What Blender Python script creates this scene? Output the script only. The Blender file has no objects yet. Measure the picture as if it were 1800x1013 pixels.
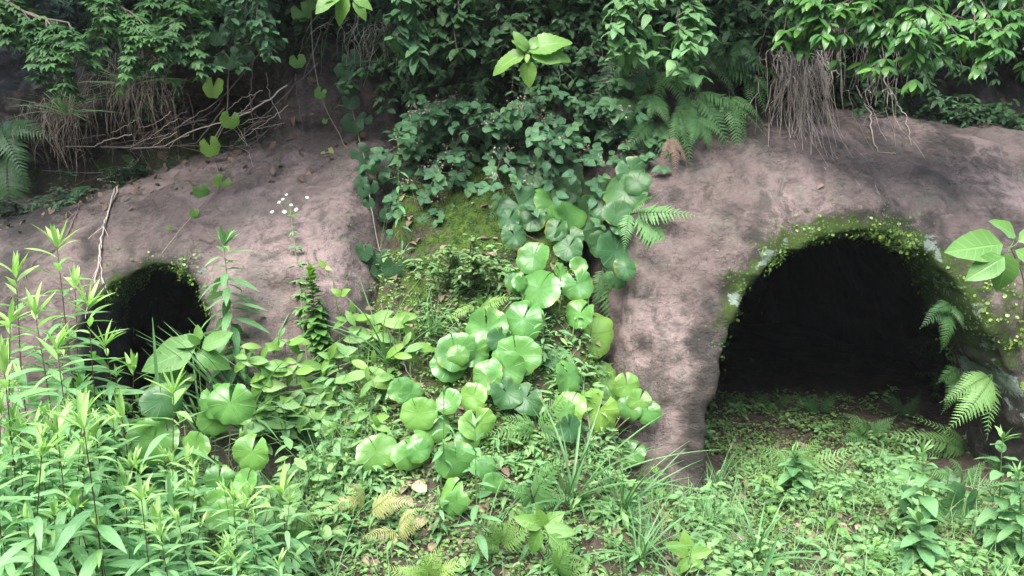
import bpy, math, random
import numpy as np
from mathutils import Vector, Matrix
from mathutils.bvhtree import BVHTree
R = math.radians
random.seed(7)
rng = np.random.default_rng(7)
scene = bpy.context.scene

# ---------------------------------------------------------------- camera
CAM = np.array([0.0, 0.0, 1.6]); PITCH = R(8); FPX = 1413.0
cd = bpy.data.cameras.new('camera'); cam = bpy.data.objects.new('camera', cd)
scene.collection.objects.link(cam); scene.camera = cam
cam.location = CAM; cam.rotation_euler = (R(90) - PITCH, 0, 0)
cd.sensor_width = 36; cd.lens = 36 * FPX / 1800; cd.clip_start = 0.05; cd.clip_end = 500

# ---------------------------------------------------------------- world, sun, exposure
world = bpy.data.worlds.new('World'); scene.world = world; world.use_nodes = True
wn = world.node_tree
sky = wn.nodes.new('ShaderNodeTexSky'); sky.sky_type = 'NISHITA'; sky.sun_disc = False
SUN_EL, SUN_AZ = R(58), R(208)         # azimuth clockwise from +Y: behind and to the left of the camera
sky.sun_elevation = SUN_EL; sky.sun_rotation = SUN_AZ
sky.air_density = 1.0; sky.dust_density = 2.5; sky.ozone_density = 0.6
bg = wn.nodes['Background']; bg.inputs['Strength'].default_value = 0.15
wn.links.new(sky.outputs['Color'], bg.inputs['Color'])
sl = bpy.data.lights.new('sun', 'SUN'); sl.energy = 1.5; sl.angle = R(50); sl.color = (1.0, 0.99, 0.97)
sun = bpy.data.objects.new('sun', sl); scene.collection.objects.link(sun)
sdir = Vector((math.sin(SUN_AZ) * math.cos(SUN_EL), math.cos(SUN_AZ) * math.cos(SUN_EL), math.sin(SUN_EL)))
sun.rotation_euler = sdir.to_track_quat('Z', 'Y').to_euler()
scene.view_settings.view_transform = 'Standard'; scene.view_settings.look = 'None'
scene.view_settings.gamma = 1; scene.view_settings.exposure = 2.4
scene.cycles.max_bounces = 5; scene.cycles.diffuse_bounces = 3; scene.cycles.transmission_bounces = 3
scene.cycles.glossy_bounces = 2; scene.cycles.use_denoising = True

# ---------------------------------------------------------------- pixel rays (1800 x 1013 photograph)
def ray(u, v):
    a = (u - 900) / FPX; b = (506.5 - v) / FPX
    c, s = math.cos(PITCH), math.sin(PITCH)
    d = np.array([a, c + b * s, -s + b * c])
    return d / d[1]
def atY(u, v, Y): return CAM + ray(u, v) * Y

# ---------------------------------------------------------------- noise
def _h(i, j, k, s):
    n = (i * 374761393 + j * 668265263 + k * 2147483647 + s * 974634777) & 0xffffffff
    n = ((n ^ (n >> 13)) * 1274126177) & 0xffffffff
    n = ((n ^ (n >> 16)) * 2246822519) & 0xffffffff
    return ((n ^ (n >> 15)) & 0xffff) / 32767.5 - 1.0
def vnoise(x, y, z, sc=1.0, seed=0):
    x = np.asarray(x, float) * sc + 100; y = np.asarray(y, float) * sc + 100; z = np.asarray(z, float) * sc + 100
    x, y, z = np.broadcast_arrays(x, y, z)
    i, j, k = (np.floor(q).astype(np.int64) for q in (x, y, z))
    fx, fy, fz = x - i, y - j, z - k
    fx, fy, fz = (q * q * (3 - 2 * q) for q in (fx, fy, fz))
    r = 0
    for a in (0, 1):
        for b in (0, 1):
            for c in (0, 1):
                w = (fx if a else 1 - fx) * (fy if b else 1 - fy) * (fz if c else 1 - fz)
                r = r + w * _h(i + a, j + b, k + c, seed)
    return r
def fbm(x, y, z, sc, octs=4, seed=0, gain=.5):
    r = 0; a = 1
    for o in range(octs):
        r = r + a * vnoise(x, y, z, sc * 2 ** o, seed + o * 17); a *= gain
    return r
def sstep(a, b, x):
    t = np.clip((x - a) / (b - a), 0, 1); return t * t * (3 - 2 * t)

# ---------------------------------------------------------------- mesh builder
class MB:
    def __init__(s): s.V = []; s.F = []; s.UV = []; s.A = []; s.M = []; s.n = 0
    def add(s, V, F, UV=None, age=0.0, mat=0):
        V = np.asarray(V, float)
        s.V.append(V); s.UV.append(UV if UV is not None else np.zeros((len(V), 2)))
        s.A.append(np.full(len(V), age) if np.isscalar(age) else age)
        for f in (F if isinstance(F, (list, tuple)) else [F]):
            s.F.append(np.asarray(f) + s.n); s.M.append(np.full(len(f), mat))
        s.n += len(V)
    def inst(s, T, M, t, age=0.0, mat=0):
        s.add(T[0] @ np.asarray(M).T + t, T[1], T[2], age, mat)
    def build(s, name, mats, parent=None, smooth=True):
        me = mesh_np(name, np.concatenate(s.V), s.F, s.M, np.concatenate(s.UV), np.concatenate(s.A), smooth)
        for m in (mats if isinstance(mats, (list, tuple)) else [mats]): me.materials.append(m)
        o = bpy.data.objects.new(name, me); scene.collection.objects.link(o)
        if parent: o.parent = parent
        return o
def mesh_np(name, V, F, M, UV=None, A=None, smooth=True):
    me = bpy.data.meshes.new(name)
    me.vertices.add(len(V)); me.vertices.foreach_set('co', V.astype(np.float32).ravel())
    li = np.concatenate([f.ravel() for f in F]); sizes = np.concatenate([np.full(len(f), f.shape[1]) for f in F])
    st = np.concatenate([[0], np.cumsum(sizes)[:-1]])
    me.loops.add(len(li)); me.loops.foreach_set('vertex_index', li.astype(np.int32))
    me.polygons.add(len(sizes)); me.polygons.foreach_set('loop_start', st.astype(np.int32))
    me.polygons.foreach_set('loop_total', sizes.astype(np.int32))
    if M is not None: me.polygons.foreach_set('material_index', np.concatenate(M).astype(np.int32))
    me.polygons.foreach_set('use_smooth', np.full(len(sizes), smooth))
    if UV is not None:
        uv = me.uv_layers.new(name='UVMap'); uv.data.foreach_set('uv', UV[li].astype(np.float32).ravel())
    if A is not None:
        at = me.attributes.new('age', 'FLOAT', 'POINT'); at.data.foreach_set('value', A.astype(np.float32))
    me.update(calc_edges=True); me.validate()
    return me
def tag(o, label=None, cat=None, group=None, kind=None):
    if label: o['label'] = label
    if cat: o['category'] = cat
    if group: o['group'] = group
    if kind: o['kind'] = kind
    return o
def thing(name, label, cat, loc, group=None):
    o = bpy.data.objects.new(name, None); scene.collection.objects.link(o); o.location = loc
    o.empty_display_size = .05
    return tag(o, label, cat, group)
def copy_tree(o, loc, rotz=0.0, sc=1.0, label=None, group=None, tilt=(0, 0)):
    c = o.copy(); scene.collection.objects.link(c); c.location = loc
    c.rotation_euler = (tilt[0], tilt[1], rotz); c.scale = (sc, sc, sc)
    if label: c['label'] = label
    if group: c['group'] = group
    for ch in o.children:
        d = ch.copy(); scene.collection.objects.link(d); d.parent = c
        for g in ch.children:
            e = g.copy(); scene.collection.objects.link(e); e.parent = d
    return c

def unit(v): v = np.asarray(v, float); return v / (np.linalg.norm(v) + 1e-9)
def frame(d, n, l=1.0, w=None, h=None):
    """columns: side, along, normal; scaled"""
    d = unit(d); x = np.cross(d, unit(n))
    if np.linalg.norm(x) < 1e-3: x = np.cross(d, [1, 0.1, 0])
    x = unit(x); z = np.cross(x, d); w = l if w is None else w; h = l if h is None else h
    return np.stack([x * w, d * l, z * h], 1)
def tube(mb, P, r0, r1, n=5, age=0.0, mat=0):
    P = np.asarray(P, float); m = len(P)
    T = np.gradient(P, axis=0); V = []; 
    up = np.array([.13, .21, 1.0]); t0 = unit(T[0])
    if abs(np.dot(t0, unit(up))) > .9: up = np.array([1.0, .2, .1])
    rs = np.linspace(r0, r1, m); ang = np.arange(n) * 2 * math.pi / n
    for i in range(m):
        t = unit(T[i]); a = unit(np.cross(t, up)); b = np.cross(t, a)
        V.append(P[i] + rs[i] * (np.cos(ang)[:, None] * a + np.sin(ang)[:, None] * b))
    V = np.concatenate(V); F = []
    for i in range(m - 1):
        for k in range(n):
            k2 = (k + 1) % n; F.append((i * n + k, i * n + k2, (i + 1) * n + k2, (i + 1) * n + k))
    UV = np.stack([np.tile(np.arange(n) / n, m), np.repeat(np.linspace(0, 1, m), n)], 1)
    mb.add(V, [np.array(F)], UV, age, mat)
def curve(pts, n=12):
    """Catmull-Rom through points"""
    P = np.asarray(pts, float)
    if len(P) == 2: return P[0] + (P[1] - P[0]) * np.linspace(0, 1, n)[:, None]
    Q = np.vstack([2 * P[0] - P[1], P, 2 * P[-1] - P[-2]]); out = []
    seg = len(P) - 1; per = max(2, int(math.ceil(n / seg)))
    for i in range(seg):
        for t in np.linspace(0, 1, per, endpoint=(i == seg - 1)):
            a, b, c, d = Q[i:i + 4]
            out.append(.5 * ((2 * b) + (-a + c) * t + (2 * a - 5 * b + 4 * c - d) * t * t + (-a + 3 * b - 3 * c + d) * t ** 3))
    return np.array(out)
def bend(p0, d, L, droop, n=8):
    """a curve leaving p0 along d and drooping under gravity"""
    d = unit(d); t = np.linspace(0, 1, n)[:, None]
    return p0 + d * L * t + np.array([0, 0, -1.0]) * droop * L * t * t

# ---------------------------------------------------------------- leaf templates: along +Y from 0 to 1, side X (half width given), normal +Z
def blade_t(w=.2, segs=6, droop=.25, fold=.15, peak=.4, ser=0.0, serN=0, wav=0.0, tip=1.0, seed=0, twist=0.0):
    r = random.Random(seed); n = segs + 1; t = np.linspace(0, 1, n)
    k = math.log(.5) / math.log(peak)
    wd = np.sin(math.pi * np.clip(t, 0, 1) ** k) ** tip * w
    wd[0] = w * .06; wd[-1] = 0.001
    if ser: wd[1:-1] *= 1 + ser * np.where(np.arange(1, n - 1) % 2, 1, -1)
    z = -droop * t ** 2; y = t * (1 - .25 * droop * t)
    ph = r.uniform(0, 6)
    V = []
    for i in range(n):
        wv = wav * math.sin(ph + t[i] * 9)
        a = twist * t[i]
        for sgn in (-1, 0, 1):
            x = sgn * wd[i]; zz = fold * abs(x) + wv * x
            V.append((x * math.cos(a) - zz * math.sin(a), y[i], z[i] + zz * math.cos(a) + x * math.sin(a)))
    F = []
    for i in range(segs):
        a = i * 3; F += [(a, a + 1, a + 4, a + 3), (a + 1, a + 2, a + 5, a + 4)]
    UV = np.stack([np.tile([0, .5, 1.0], n), np.repeat(t, 3)], 1)
    return np.array(V), [np.array(F)], UV
def round_t(lobes=9, amp=.06, gap=.3, wav=.08, cup=.1, seed=0, nang=36, rings=(.3, .62, .86, 1.0), edge=-.06, ell=.92, fr=.2):
    r = random.Random(seed); ph = r.uniform(0, 6); ph2 = r.uniform(0, 6); na = nang + 1
    th = np.linspace(-math.pi + gap, math.pi - gap, na)
    Rr = 1 + amp * np.abs(np.sin(th * lobes / 2)) + .04 * np.sin(th * 2 + ph) - .10 * (np.abs(th) / math.pi) ** 6
    V = [(0, 0, -.02)]; UV = [(.5, 0)]
    for q in rings:
        z = cup * q * q * .6 + wav * q ** 2 * (np.sin(th * 3 + ph) + .8 * np.sin(th * 2 + ph2)) + wav * fr * q ** 3 * np.sin(th * lobes * .8 + ph2) + edge * q ** 6
        for i in range(na):
            V.append((math.sin(th[i]) * q * Rr[i], math.cos(th[i]) * q * Rr[i] * ell, z[i]))
            UV.append((th[i] / (2 * math.pi) + .5, q))
    T = [(0, 1 + i, 2 + i) for i in range(nang)]; Q = []
    for k in range(len(rings) - 1):
        a = 1 + k * na; b = a + na
        for i in range(nang): Q.append((a + i, b + i, b + i + 1, a + i + 1))
    return np.array(V), [np.array(T)] + ([np.array(Q)] if Q else []), np.array(UV)
def join_t(items):
    V = []; F = []; UV = []; n = 0
    for (v, f, u) in items:
        V.append(v); UV.append(u)
        for q in f: F.append(np.asarray(q) + n)
        n += len(v)
    return np.concatenate(V), F, np.concatenate(UV)
def frond_t(pairs=20, W=.24, arch=.35, seed=0, segs=8, lob=.28, pw=.088, ang=68, start=.12, taper=.85):
    r = random.Random(seed); items = []; base = []
    P = np.array([(0.03 * math.sin(t * 3 + seed), t * (1 - .2 * arch * t), .05 * t - arch * t * t) for t in np.linspace(0, 1, 12)])
    mb = MB(); tube(mb, P, .008, .002, 4, 0); items.append((mb.V[0], mb.F, mb.UV[0]))
    def pos(t): return np.array([np.interp(t, np.linspace(0, 1, 12), P[:, k]) for k in range(3)])
    pin = [blade_t(pw, segs, .15 + .12 * k, .1, .3, ser=lob, seed=k, tip=.8) for k in range(3)]
    for i in range(pairs):
        t = start + (1 - start) * (i / pairs) ** 1.05 * .99
        l = W * (min(1, .55 + .45 * (t - start) / .18)) * (1 - t) ** taper * 1.25 + .012
        tg = unit(pos(min(1, t + .03)) - pos(t - .03)); nn = unit(np.cross([1, 0, 0], tg))
        for sgn in (-1, 1):
            a = R(ang - 22 * t + r.uniform(-5, 5)); d = sgn * math.sin(a) * np.array([1, 0, 0]) + math.cos(a) * tg
            M = frame(d, nn + np.array([0, 0, r.uniform(-.2, .2)]), l)
            T = random.choice(pin) if l > .03 else pin[0]
            items.append((T[0] @ M.T + pos(t), T[1], T[2]))
    T = pin[0]; M = frame(unit(P[-1] - P[-2]), [0, 0, 1], .05); items.append((T[0] @ M.T + P[-1], T[1], T[2]))
    return join_t(items)

# ---------------------------------------------------------------- materials
def nodes(name):
    m = bpy.data.materials.new(name); m.use_nodes = True; nt = m.node_tree; nt.nodes.clear()
    out = nt.nodes.new('ShaderNodeOutputMaterial'); return m, nt, out
def N(nt, t, **kw):
    n = nt.nodes.new(t)
    for k, v in kw.items():
        if k in n.inputs: n.inputs[k].default_value = v
        else: setattr(n, k, v)
    return n
def mixc(nt, fac, a, b, mode='MIX'):
    n = nt.nodes.new('ShaderNodeMix'); n.data_type = 'RGBA'; n.blend_type = mode
    for s, v in ((n.inputs['Factor'], fac), (n.inputs[6], a), (n.inputs[7], b)):
        if hasattr(v, 'is_output'): nt.links.new(v, s)
        elif isinstance(v, (int, float)): s.default_value = v
        else: s.default_value = (*v, 1)
    return n.outputs[2]
def mth(nt, op, a, b=0.0, clamp=False):
    n = nt.nodes.new('ShaderNodeMath'); n.operation = op; n.use_clamp = clamp
    for s, v in ((n.inputs[0], a), (n.inputs[1], b)):
        if hasattr(v, 'is_output'): nt.links.new(v, s)
        else: s.default_value = v
    return n.outputs[0]
def ramp(nt, x, a, b):
    n = nt.nodes.new('ShaderNodeMapRange'); n.interpolation_type = 'SMOOTHSTEP'
    n.inputs[1].default_value = a; n.inputs[2].default_value = b; nt.links.new(x, n.inputs[0]); return n.outputs[0]
def leaf_mat(name, dark, light, new=None, vein=None, rough=.4, spec=.5, trans=.32, veincol=None, spots=0.0, veinN=9, radw=.93):
    m, nt, out = nodes(name); L = nt.links.new
    geo = N(nt, 'ShaderNodeNewGeometry'); oi = N(nt, 'ShaderNodeObjectInfo')
    rnd = mth(nt, 'ADD', mth(nt, 'MULTIPLY', geo.outputs['Random Per Island'], .65), mth(nt, 'MULTIPLY', oi.outputs['Random'], .35))
    tc = N(nt, 'ShaderNodeTexCoord')
    nz = N(nt, 'ShaderNodeTexNoise', Scale=14.0, Detail=3.0); L(tc.outputs['Object'], nz.inputs['Vector'])
    f = mth(nt, 'ADD', rnd, mth(nt, 'MULTIPLY', mth(nt, 'SUBTRACT', nz.outputs['Fac'], .5), .8), True)
    col = mixc(nt, f, dark, light)
    if new:
        at = N(nt, 'ShaderNodeAttribute', attribute_name='age'); col = mixc(nt, at.outputs['Fac'], col, new)
    bumpsrc = None
    if vein:
        sep = N(nt, 'ShaderNodeSeparateXYZ'); L(tc.outputs['UV'], sep.inputs[0])
        u, v = sep.outputs[0], sep.outputs[1]
        if vein == 'pinnate':
            au = mth(nt, 'ABSOLUTE', mth(nt, 'SUBTRACT', u, .5))
            mid = mth(nt, 'SUBTRACT', 1, ramp(nt, au, .0, .05))
            s = mth(nt, 'SINE', mth(nt, 'MULTIPLY', mth(nt, 'SUBTRACT', v, mth(nt, 'MULTIPLY', au, .35)), 2 * math.pi * veinN))
            side = mth(nt, 'MULTIPLY', ramp(nt, s, .82, 1.0), .45)
        else:
            s = mth(nt, 'COSINE', mth(nt, 'MULTIPLY', u, 2 * math.pi * veinN))
            mid = mth(nt, 'MULTIPLY', ramp(nt, s, radw, 1.0), mth(nt, 'SUBTRACT', 1, mth(nt, 'MULTIPLY', v, .75)))
            s2 = mth(nt, 'COSINE', mth(nt, 'MULTIPLY', u, 2 * math.pi * veinN * 2))
            side = mth(nt, 'MULTIPLY', ramp(nt, s2, .94, 1.0), mth(nt, 'MULTIPLY', ramp(nt, v, .35, .7), .3))
        vv = mth(nt, 'MAXIMUM', mid, side)
        col = mixc(nt, mth(nt, 'MULTIPLY', vv, .30 if vein == 'pinnate' else .22), col, veincol or tuple(min(1, c * 2.2 + .03) for c in light))
        bumpsrc = vv
    if vein == 'radial' and spots:
        eg = mth(nt, 'MULTIPLY', ramp(nt, mth(nt, 'ADD', v, mth(nt, 'MULTIPLY', mth(nt, 'SUBTRACT', nz.outputs['Fac'], .5), 1.4)), .98, 1.25), .7)
        col = mixc(nt, eg, col, (.30, .28, .05))
        eb = ramp(nt, mth(nt, 'ADD', v, mth(nt, 'MULTIPLY', mth(nt, 'SUBTRACT', nz.outputs['Fac'], .5), 1.7)), 1.24, 1.30)
        col = mixc(nt, eb, col, (.13, .07, .025))
    if spots:
        vo = N(nt, 'ShaderNodeTexNoise', Scale=45.0, Detail=2.0); L(tc.outputs['Object'], vo.inputs['Vector'])
        col = mixc(nt, mth(nt, 'MULTIPLY', ramp(nt, vo.outputs['Fac'], .68, .74), spots), col, (.16, .11, .03))
    pb = N(nt, 'ShaderNodeBsdfPrincipled'); L(col, pb.inputs['Base Color'])
    pb.inputs['Roughness'].default_value = rough; pb.inputs['Specular IOR Level'].default_value = spec
    bp = N(nt, 'ShaderNodeBump', Strength=.5 if vein == 'radial' else .35, Distance=.008 if vein == 'radial' else .004)
    n2 = N(nt, 'ShaderNodeTexNoise', Scale=34.0 if vein == 'radial' else 90.0, Detail=2.0); L(tc.outputs['Object'], n2.inputs['Vector'])
    h = n2.outputs['Fac'] if bumpsrc is None else mth(nt, 'SUBTRACT', mth(nt, 'MULTIPLY', n2.outputs['Fac'], .4), bumpsrc)
    L(h, bp.inputs['Height']); L(bp.outputs[0], pb.inputs['Normal'])
    tr = N(nt, 'ShaderNodeBsdfTranslucent'); L(mixc(nt, 1.0, col, (.95, 1.2, .68), 'MULTIPLY'), tr.inputs['Color'])
    mx = N(nt, 'ShaderNodeMixShader'); mx.inputs[0].default_value = trans
    L(pb.outputs[0], mx.inputs[1]); L(tr.outputs[0], mx.inputs[2]); L(mx.outputs[0], out.inputs['Surface'])
    return m
def stem_mat(name, a, b, rough=.7, scale=30.0):
    m, nt, out = nodes(name); L = nt.links.new
    tc = N(nt, 'ShaderNodeTexCoord'); nz = N(nt, 'ShaderNodeTexNoise', Scale=scale, Detail=4.0); L(tc.outputs['Object'], nz.inputs['Vector'])
    geo = N(nt, 'ShaderNodeNewGeometry')
    f = mth(nt, 'ADD', mth(nt, 'MULTIPLY', nz.outputs['Fac'], .7), mth(nt, 'MULTIPLY', mth(nt, 'SUBTRACT', geo.outputs['Random Per Island'], .3), .8), True)
    pb = N(nt, 'ShaderNodeBsdfPrincipled', Roughness=rough); L(mixc(nt, f, a, b), pb.inputs['Base Color'])
    bp = N(nt, 'ShaderNodeBump', Strength=.5, Distance=.003); L(nz.outputs['Fac'], bp.inputs['Height']); L(bp.outputs[0], pb.inputs['Normal'])
    L(pb.outputs[0], out.inputs['Surface']); return m

def rock_mat():
    m, nt, out = nodes('weathered_tuff'); L = nt.links.new
    geo = N(nt, 'ShaderNodeNewGeometry'); P = geo.outputs['Position']
    def noise(sc, det=6, dist=0.0, rough=.55):
        n = N(nt, 'ShaderNodeTexNoise', Scale=sc, Detail=det, Distortion=dist, Roughness=rough); L(P, n.inputs['Vector']); return n.outputs['Fac']
    big = noise(1.3, 5, .6); mid = noise(5.5, 7, .4, .62); fine = noise(34, 8, .3, .7); grain = noise(170, 4)
    c = mixc(nt, ramp(nt, big, .42, .58), (.132, .102, .093), (.238, .182, .170))
    c = mixc(nt, mth(nt, 'MULTIPLY', ramp(nt, mid, .48, .66), .75), c, (.140, .127, .108))
    c = mixc(nt, mth(nt, 'MULTIPLY', ramp(nt, noise(9, 6, 1.2, .65), .56, .7), .55), c, (.085, .070, .062))
    c = mixc(nt, mth(nt, 'MULTIPLY', ramp(nt, fine, .55, .72), .45), c, (.045, .036, .032))
    c = mixc(nt, mth(nt, 'MULTIPLY', ramp(nt, grain, .6, .75), .4), c, (.27, .225, .205))
    st_ = N(nt, 'ShaderNodeTexNoise', Scale=1.0, Detail=7.0, Roughness=.62); mp = N(nt, 'ShaderNodeMapping'); mp.inputs['Scale'].default_value = (9, 4, 1.3)
    L(P, mp.inputs['Vector']); L(mp.outputs[0], st_.inputs['Vector'])
    c = mixc(nt, mth(nt, 'MULTIPLY', ramp(nt, st_.outputs['Fac'], .52, .68), .55), c, (.062, .052, .046))
    c = mixc(nt, mth(nt, 'MULTIPLY', ramp(nt, noise(3.2, 8, .9, .7), .52, .64), .7), c, (.055, .050, .042))
    c = mixc(nt, mth(nt, 'MULTIPLY', ramp(nt, noise(14, 6, .3, .7), .60, .70), .5), c, (.25, .20, .185))
    vc = N(nt, 'ShaderNodeTexVoronoi', Scale=5.5, feature='DISTANCE_TO_EDGE'); wq = N(nt, 'ShaderNodeVectorMath', operation='ADD'); nq = N(nt, 'ShaderNodeTexNoise', Scale=3.0, Detail=6.0, Roughness=.7); L(P, nq.inputs['Vector'])
    sq = N(nt, 'ShaderNodeVectorMath', operation='SCALE'); sq.inputs['Scale'].default_value = .9; L(nq.outputs['Color'], sq.inputs[0]); L(P, wq.inputs[0]); L(sq.outputs[0], wq.inputs[1]); L(wq.outputs[0], vc.inputs['Vector'])
    crack = mth(nt, 'MULTIPLY', mth(nt, 'SUBTRACT', 1, ramp(nt, vc.outputs['Distance'], .0, .035)), ramp(nt, noise(2.1, 4), .46, .6))
    c = mixc(nt, mth(nt, 'MULTIPLY', crack, .7), c, (.025, .02, .017))
    mq = N(nt, 'ShaderNodeMapping'); mq.inputs['Scale'].default_value = (1.0, 1.0, 1.9); L(P, mq.inputs['Vector'])
    cq = N(nt, 'ShaderNodeTexNoise', Scale=15.0, Detail=6.0, Distortion=.9, Roughness=.62); L(mq.outputs[0], cq.inputs['Vector'])
    chip = mth(nt, 'MULTIPLY', mth(nt, 'SUBTRACT', 1, ramp(nt, mth(nt, 'ABSOLUTE', mth(nt, 'SUBTRACT', cq.outputs['Fac'], .5)), .0, .022)), ramp(nt, noise(6, 5, .5, .65), .47, .62))
    c = mixc(nt, mth(nt, 'MULTIPLY', chip, .5), c, (.028, .022, .019))
    damp_shade = N(nt, 'ShaderNodeAttribute', attribute_name='damp_shade').outputs['Fac']  # rock stains, plus painted shade of the caves and upper wall
    d2 = ramp(nt, mth(nt, 'ADD', damp_shade, mth(nt, 'MULTIPLY', mth(nt, 'SUBTRACT', noise(8, 8, .8, .72), .5), 1.9)), .28, 1.0)
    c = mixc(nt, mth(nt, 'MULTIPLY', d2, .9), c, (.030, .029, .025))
    moss = N(nt, 'ShaderNodeAttribute', attribute_name='moss').outputs['Fac']
    mm = ramp(nt, mth(nt, 'ADD', mth(nt, 'MULTIPLY', moss, 1.0), mth(nt, 'MULTIPLY', mth(nt, 'SUBTRACT', noise(16, 8, .5, .7), .5), 1.6)), .45, .75)
    mosscol = mixc(nt, fine, (.018, .030, .008), (.065, .105, .020))
    c = mixc(nt, mm, c, mosscol)
    lich = N(nt, 'ShaderNodeAttribute', attribute_name='lichen').outputs['Fac']
    ll = ramp(nt, mth(nt, 'ADD', lich, mth(nt, 'MULTIPLY', mth(nt, 'SUBTRACT', noise(13, 8, 1.0, .72), .5), 1.7)), .62, .72)
    c = mixc(nt, mth(nt, 'MULTIPLY', ll, .8), c, (.20, .25, .215))
    pb = N(nt, 'ShaderNodeBsdfPrincipled', Roughness=.92); pb.inputs['Specular IOR Level'].default_value = .25
    L(c, pb.inputs['Base Color'])
    vo = N(nt, 'ShaderNodeTexVoronoi', Scale=26.0, feature='DISTANCE_TO_EDGE'); 
    wp = N(nt, 'ShaderNodeVectorMath', operation='ADD'); nn = N(nt, 'ShaderNodeTexNoise', Scale=6.0, Detail=4.0); L(P, nn.inputs['Vector'])
    L(P, wp.inputs[0]); sc = N(nt, 'ShaderNodeVectorMath', operation='SCALE'); sc.inputs['Scale'].default_value = .35
    L(nn.outputs['Color'], sc.inputs[0]); L(sc.outputs[0], wp.inputs[1]); L(wp.outputs[0], vo.inputs['Vector'])
    h = mth(nt, 'ADD', mth(nt, 'MULTIPLY', mid, 1.2), mth(nt, 'MULTIPLY', fine, .30))
    h = mth(nt, 'ADD', h, mth(nt, 'MULTIPLY', grain, .05))
    h = mth(nt, 'ADD', h, mth(nt, 'MULTIPLY', mth(nt, 'MULTIPLY', ramp(nt, vo.outputs['Distance'], 0, .06), ramp(nt, big, .4, .6)), .10))
    h = mth(nt, 'ADD', h, mth(nt, 'MULTIPLY', mm, .25)); h = mth(nt, 'SUBTRACT', h, mth(nt, 'MULTIPLY', crack, .35)); h = mth(nt, 'SUBTRACT', h, mth(nt, 'MULTIPLY', chip, .30)); h = mth(nt, 'ADD', h, mth(nt, 'MULTIPLY', ramp(nt, cq.outputs['Fac'], .48, .56), .22))
    bp = N(nt, 'ShaderNodeBump', Strength=.55, Distance=.042); L(h, bp.inputs['Height']); L(bp.outputs[0], pb.inputs['Normal'])
    L(pb.outputs[0], out.inputs['Surface']); return m
def soil_mat():
    m, nt, out = nodes('damp_soil'); L = nt.links.new
    geo = N(nt, 'ShaderNodeNewGeometry'); P = geo.outputs['Position']
    def noise(sc, det=6, dist=0.0, rough=.6):
        n = N(nt, 'ShaderNodeTexNoise', Scale=sc, Detail=det, Distortion=dist, Roughness=rough); L(P, n.inputs['Vector']); return n.outputs['Fac']
    a, b, g = noise(4), noise(28, 8), noise(120, 4)
    c = mixc(nt, ramp(nt, a, .35, .65), (.055, .042, .032), (.105, .082, .062))
    c = mixc(nt, mth(nt, 'MULTIPLY', ramp(nt, b, .45, .7), .6), c, (.035, .027, .02))
    c = mixc(nt, mth(nt, 'MULTIPLY', ramp(nt, g, .6, .75), .5), c, (.17, .14, .11))
    moss = N(nt, 'ShaderNodeAttribute', attribute_name='moss').outputs['Fac']
    mm = ramp(nt, mth(nt, 'ADD', moss, mth(nt, 'MULTIPLY', mth(nt, 'SUBTRACT', noise(9, 8, .4, .7), .5), 1.5)), .4, .7)
    c = mixc(nt, mm, c, mixc(nt, ramp(nt, b, .3, .7), (.025, .045, .008), (.080, .135, .018)))
    pb = N(nt, 'ShaderNodeBsdfPrincipled', Roughness=.95); pb.inputs['Specular IOR Level'].default_value = .2
    L(c, pb.inputs['Base Color'])
    h = mth(nt, 'ADD', mth(nt, 'ADD', mth(nt, 'MULTIPLY', a, 1.0), mth(nt, 'MULTIPLY', b, .6)), mth(nt, 'MULTIPLY', g, .2))
    bp = N(nt, 'ShaderNodeBump', Strength=.9, Distance=.04); L(h, bp.inputs['Height']); L(bp.outputs[0], pb.inputs['Normal'])
    L(pb.outputs[0], out.inputs['Surface']); return m
ROCK, SOIL = rock_mat(), soil_mat()
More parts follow.
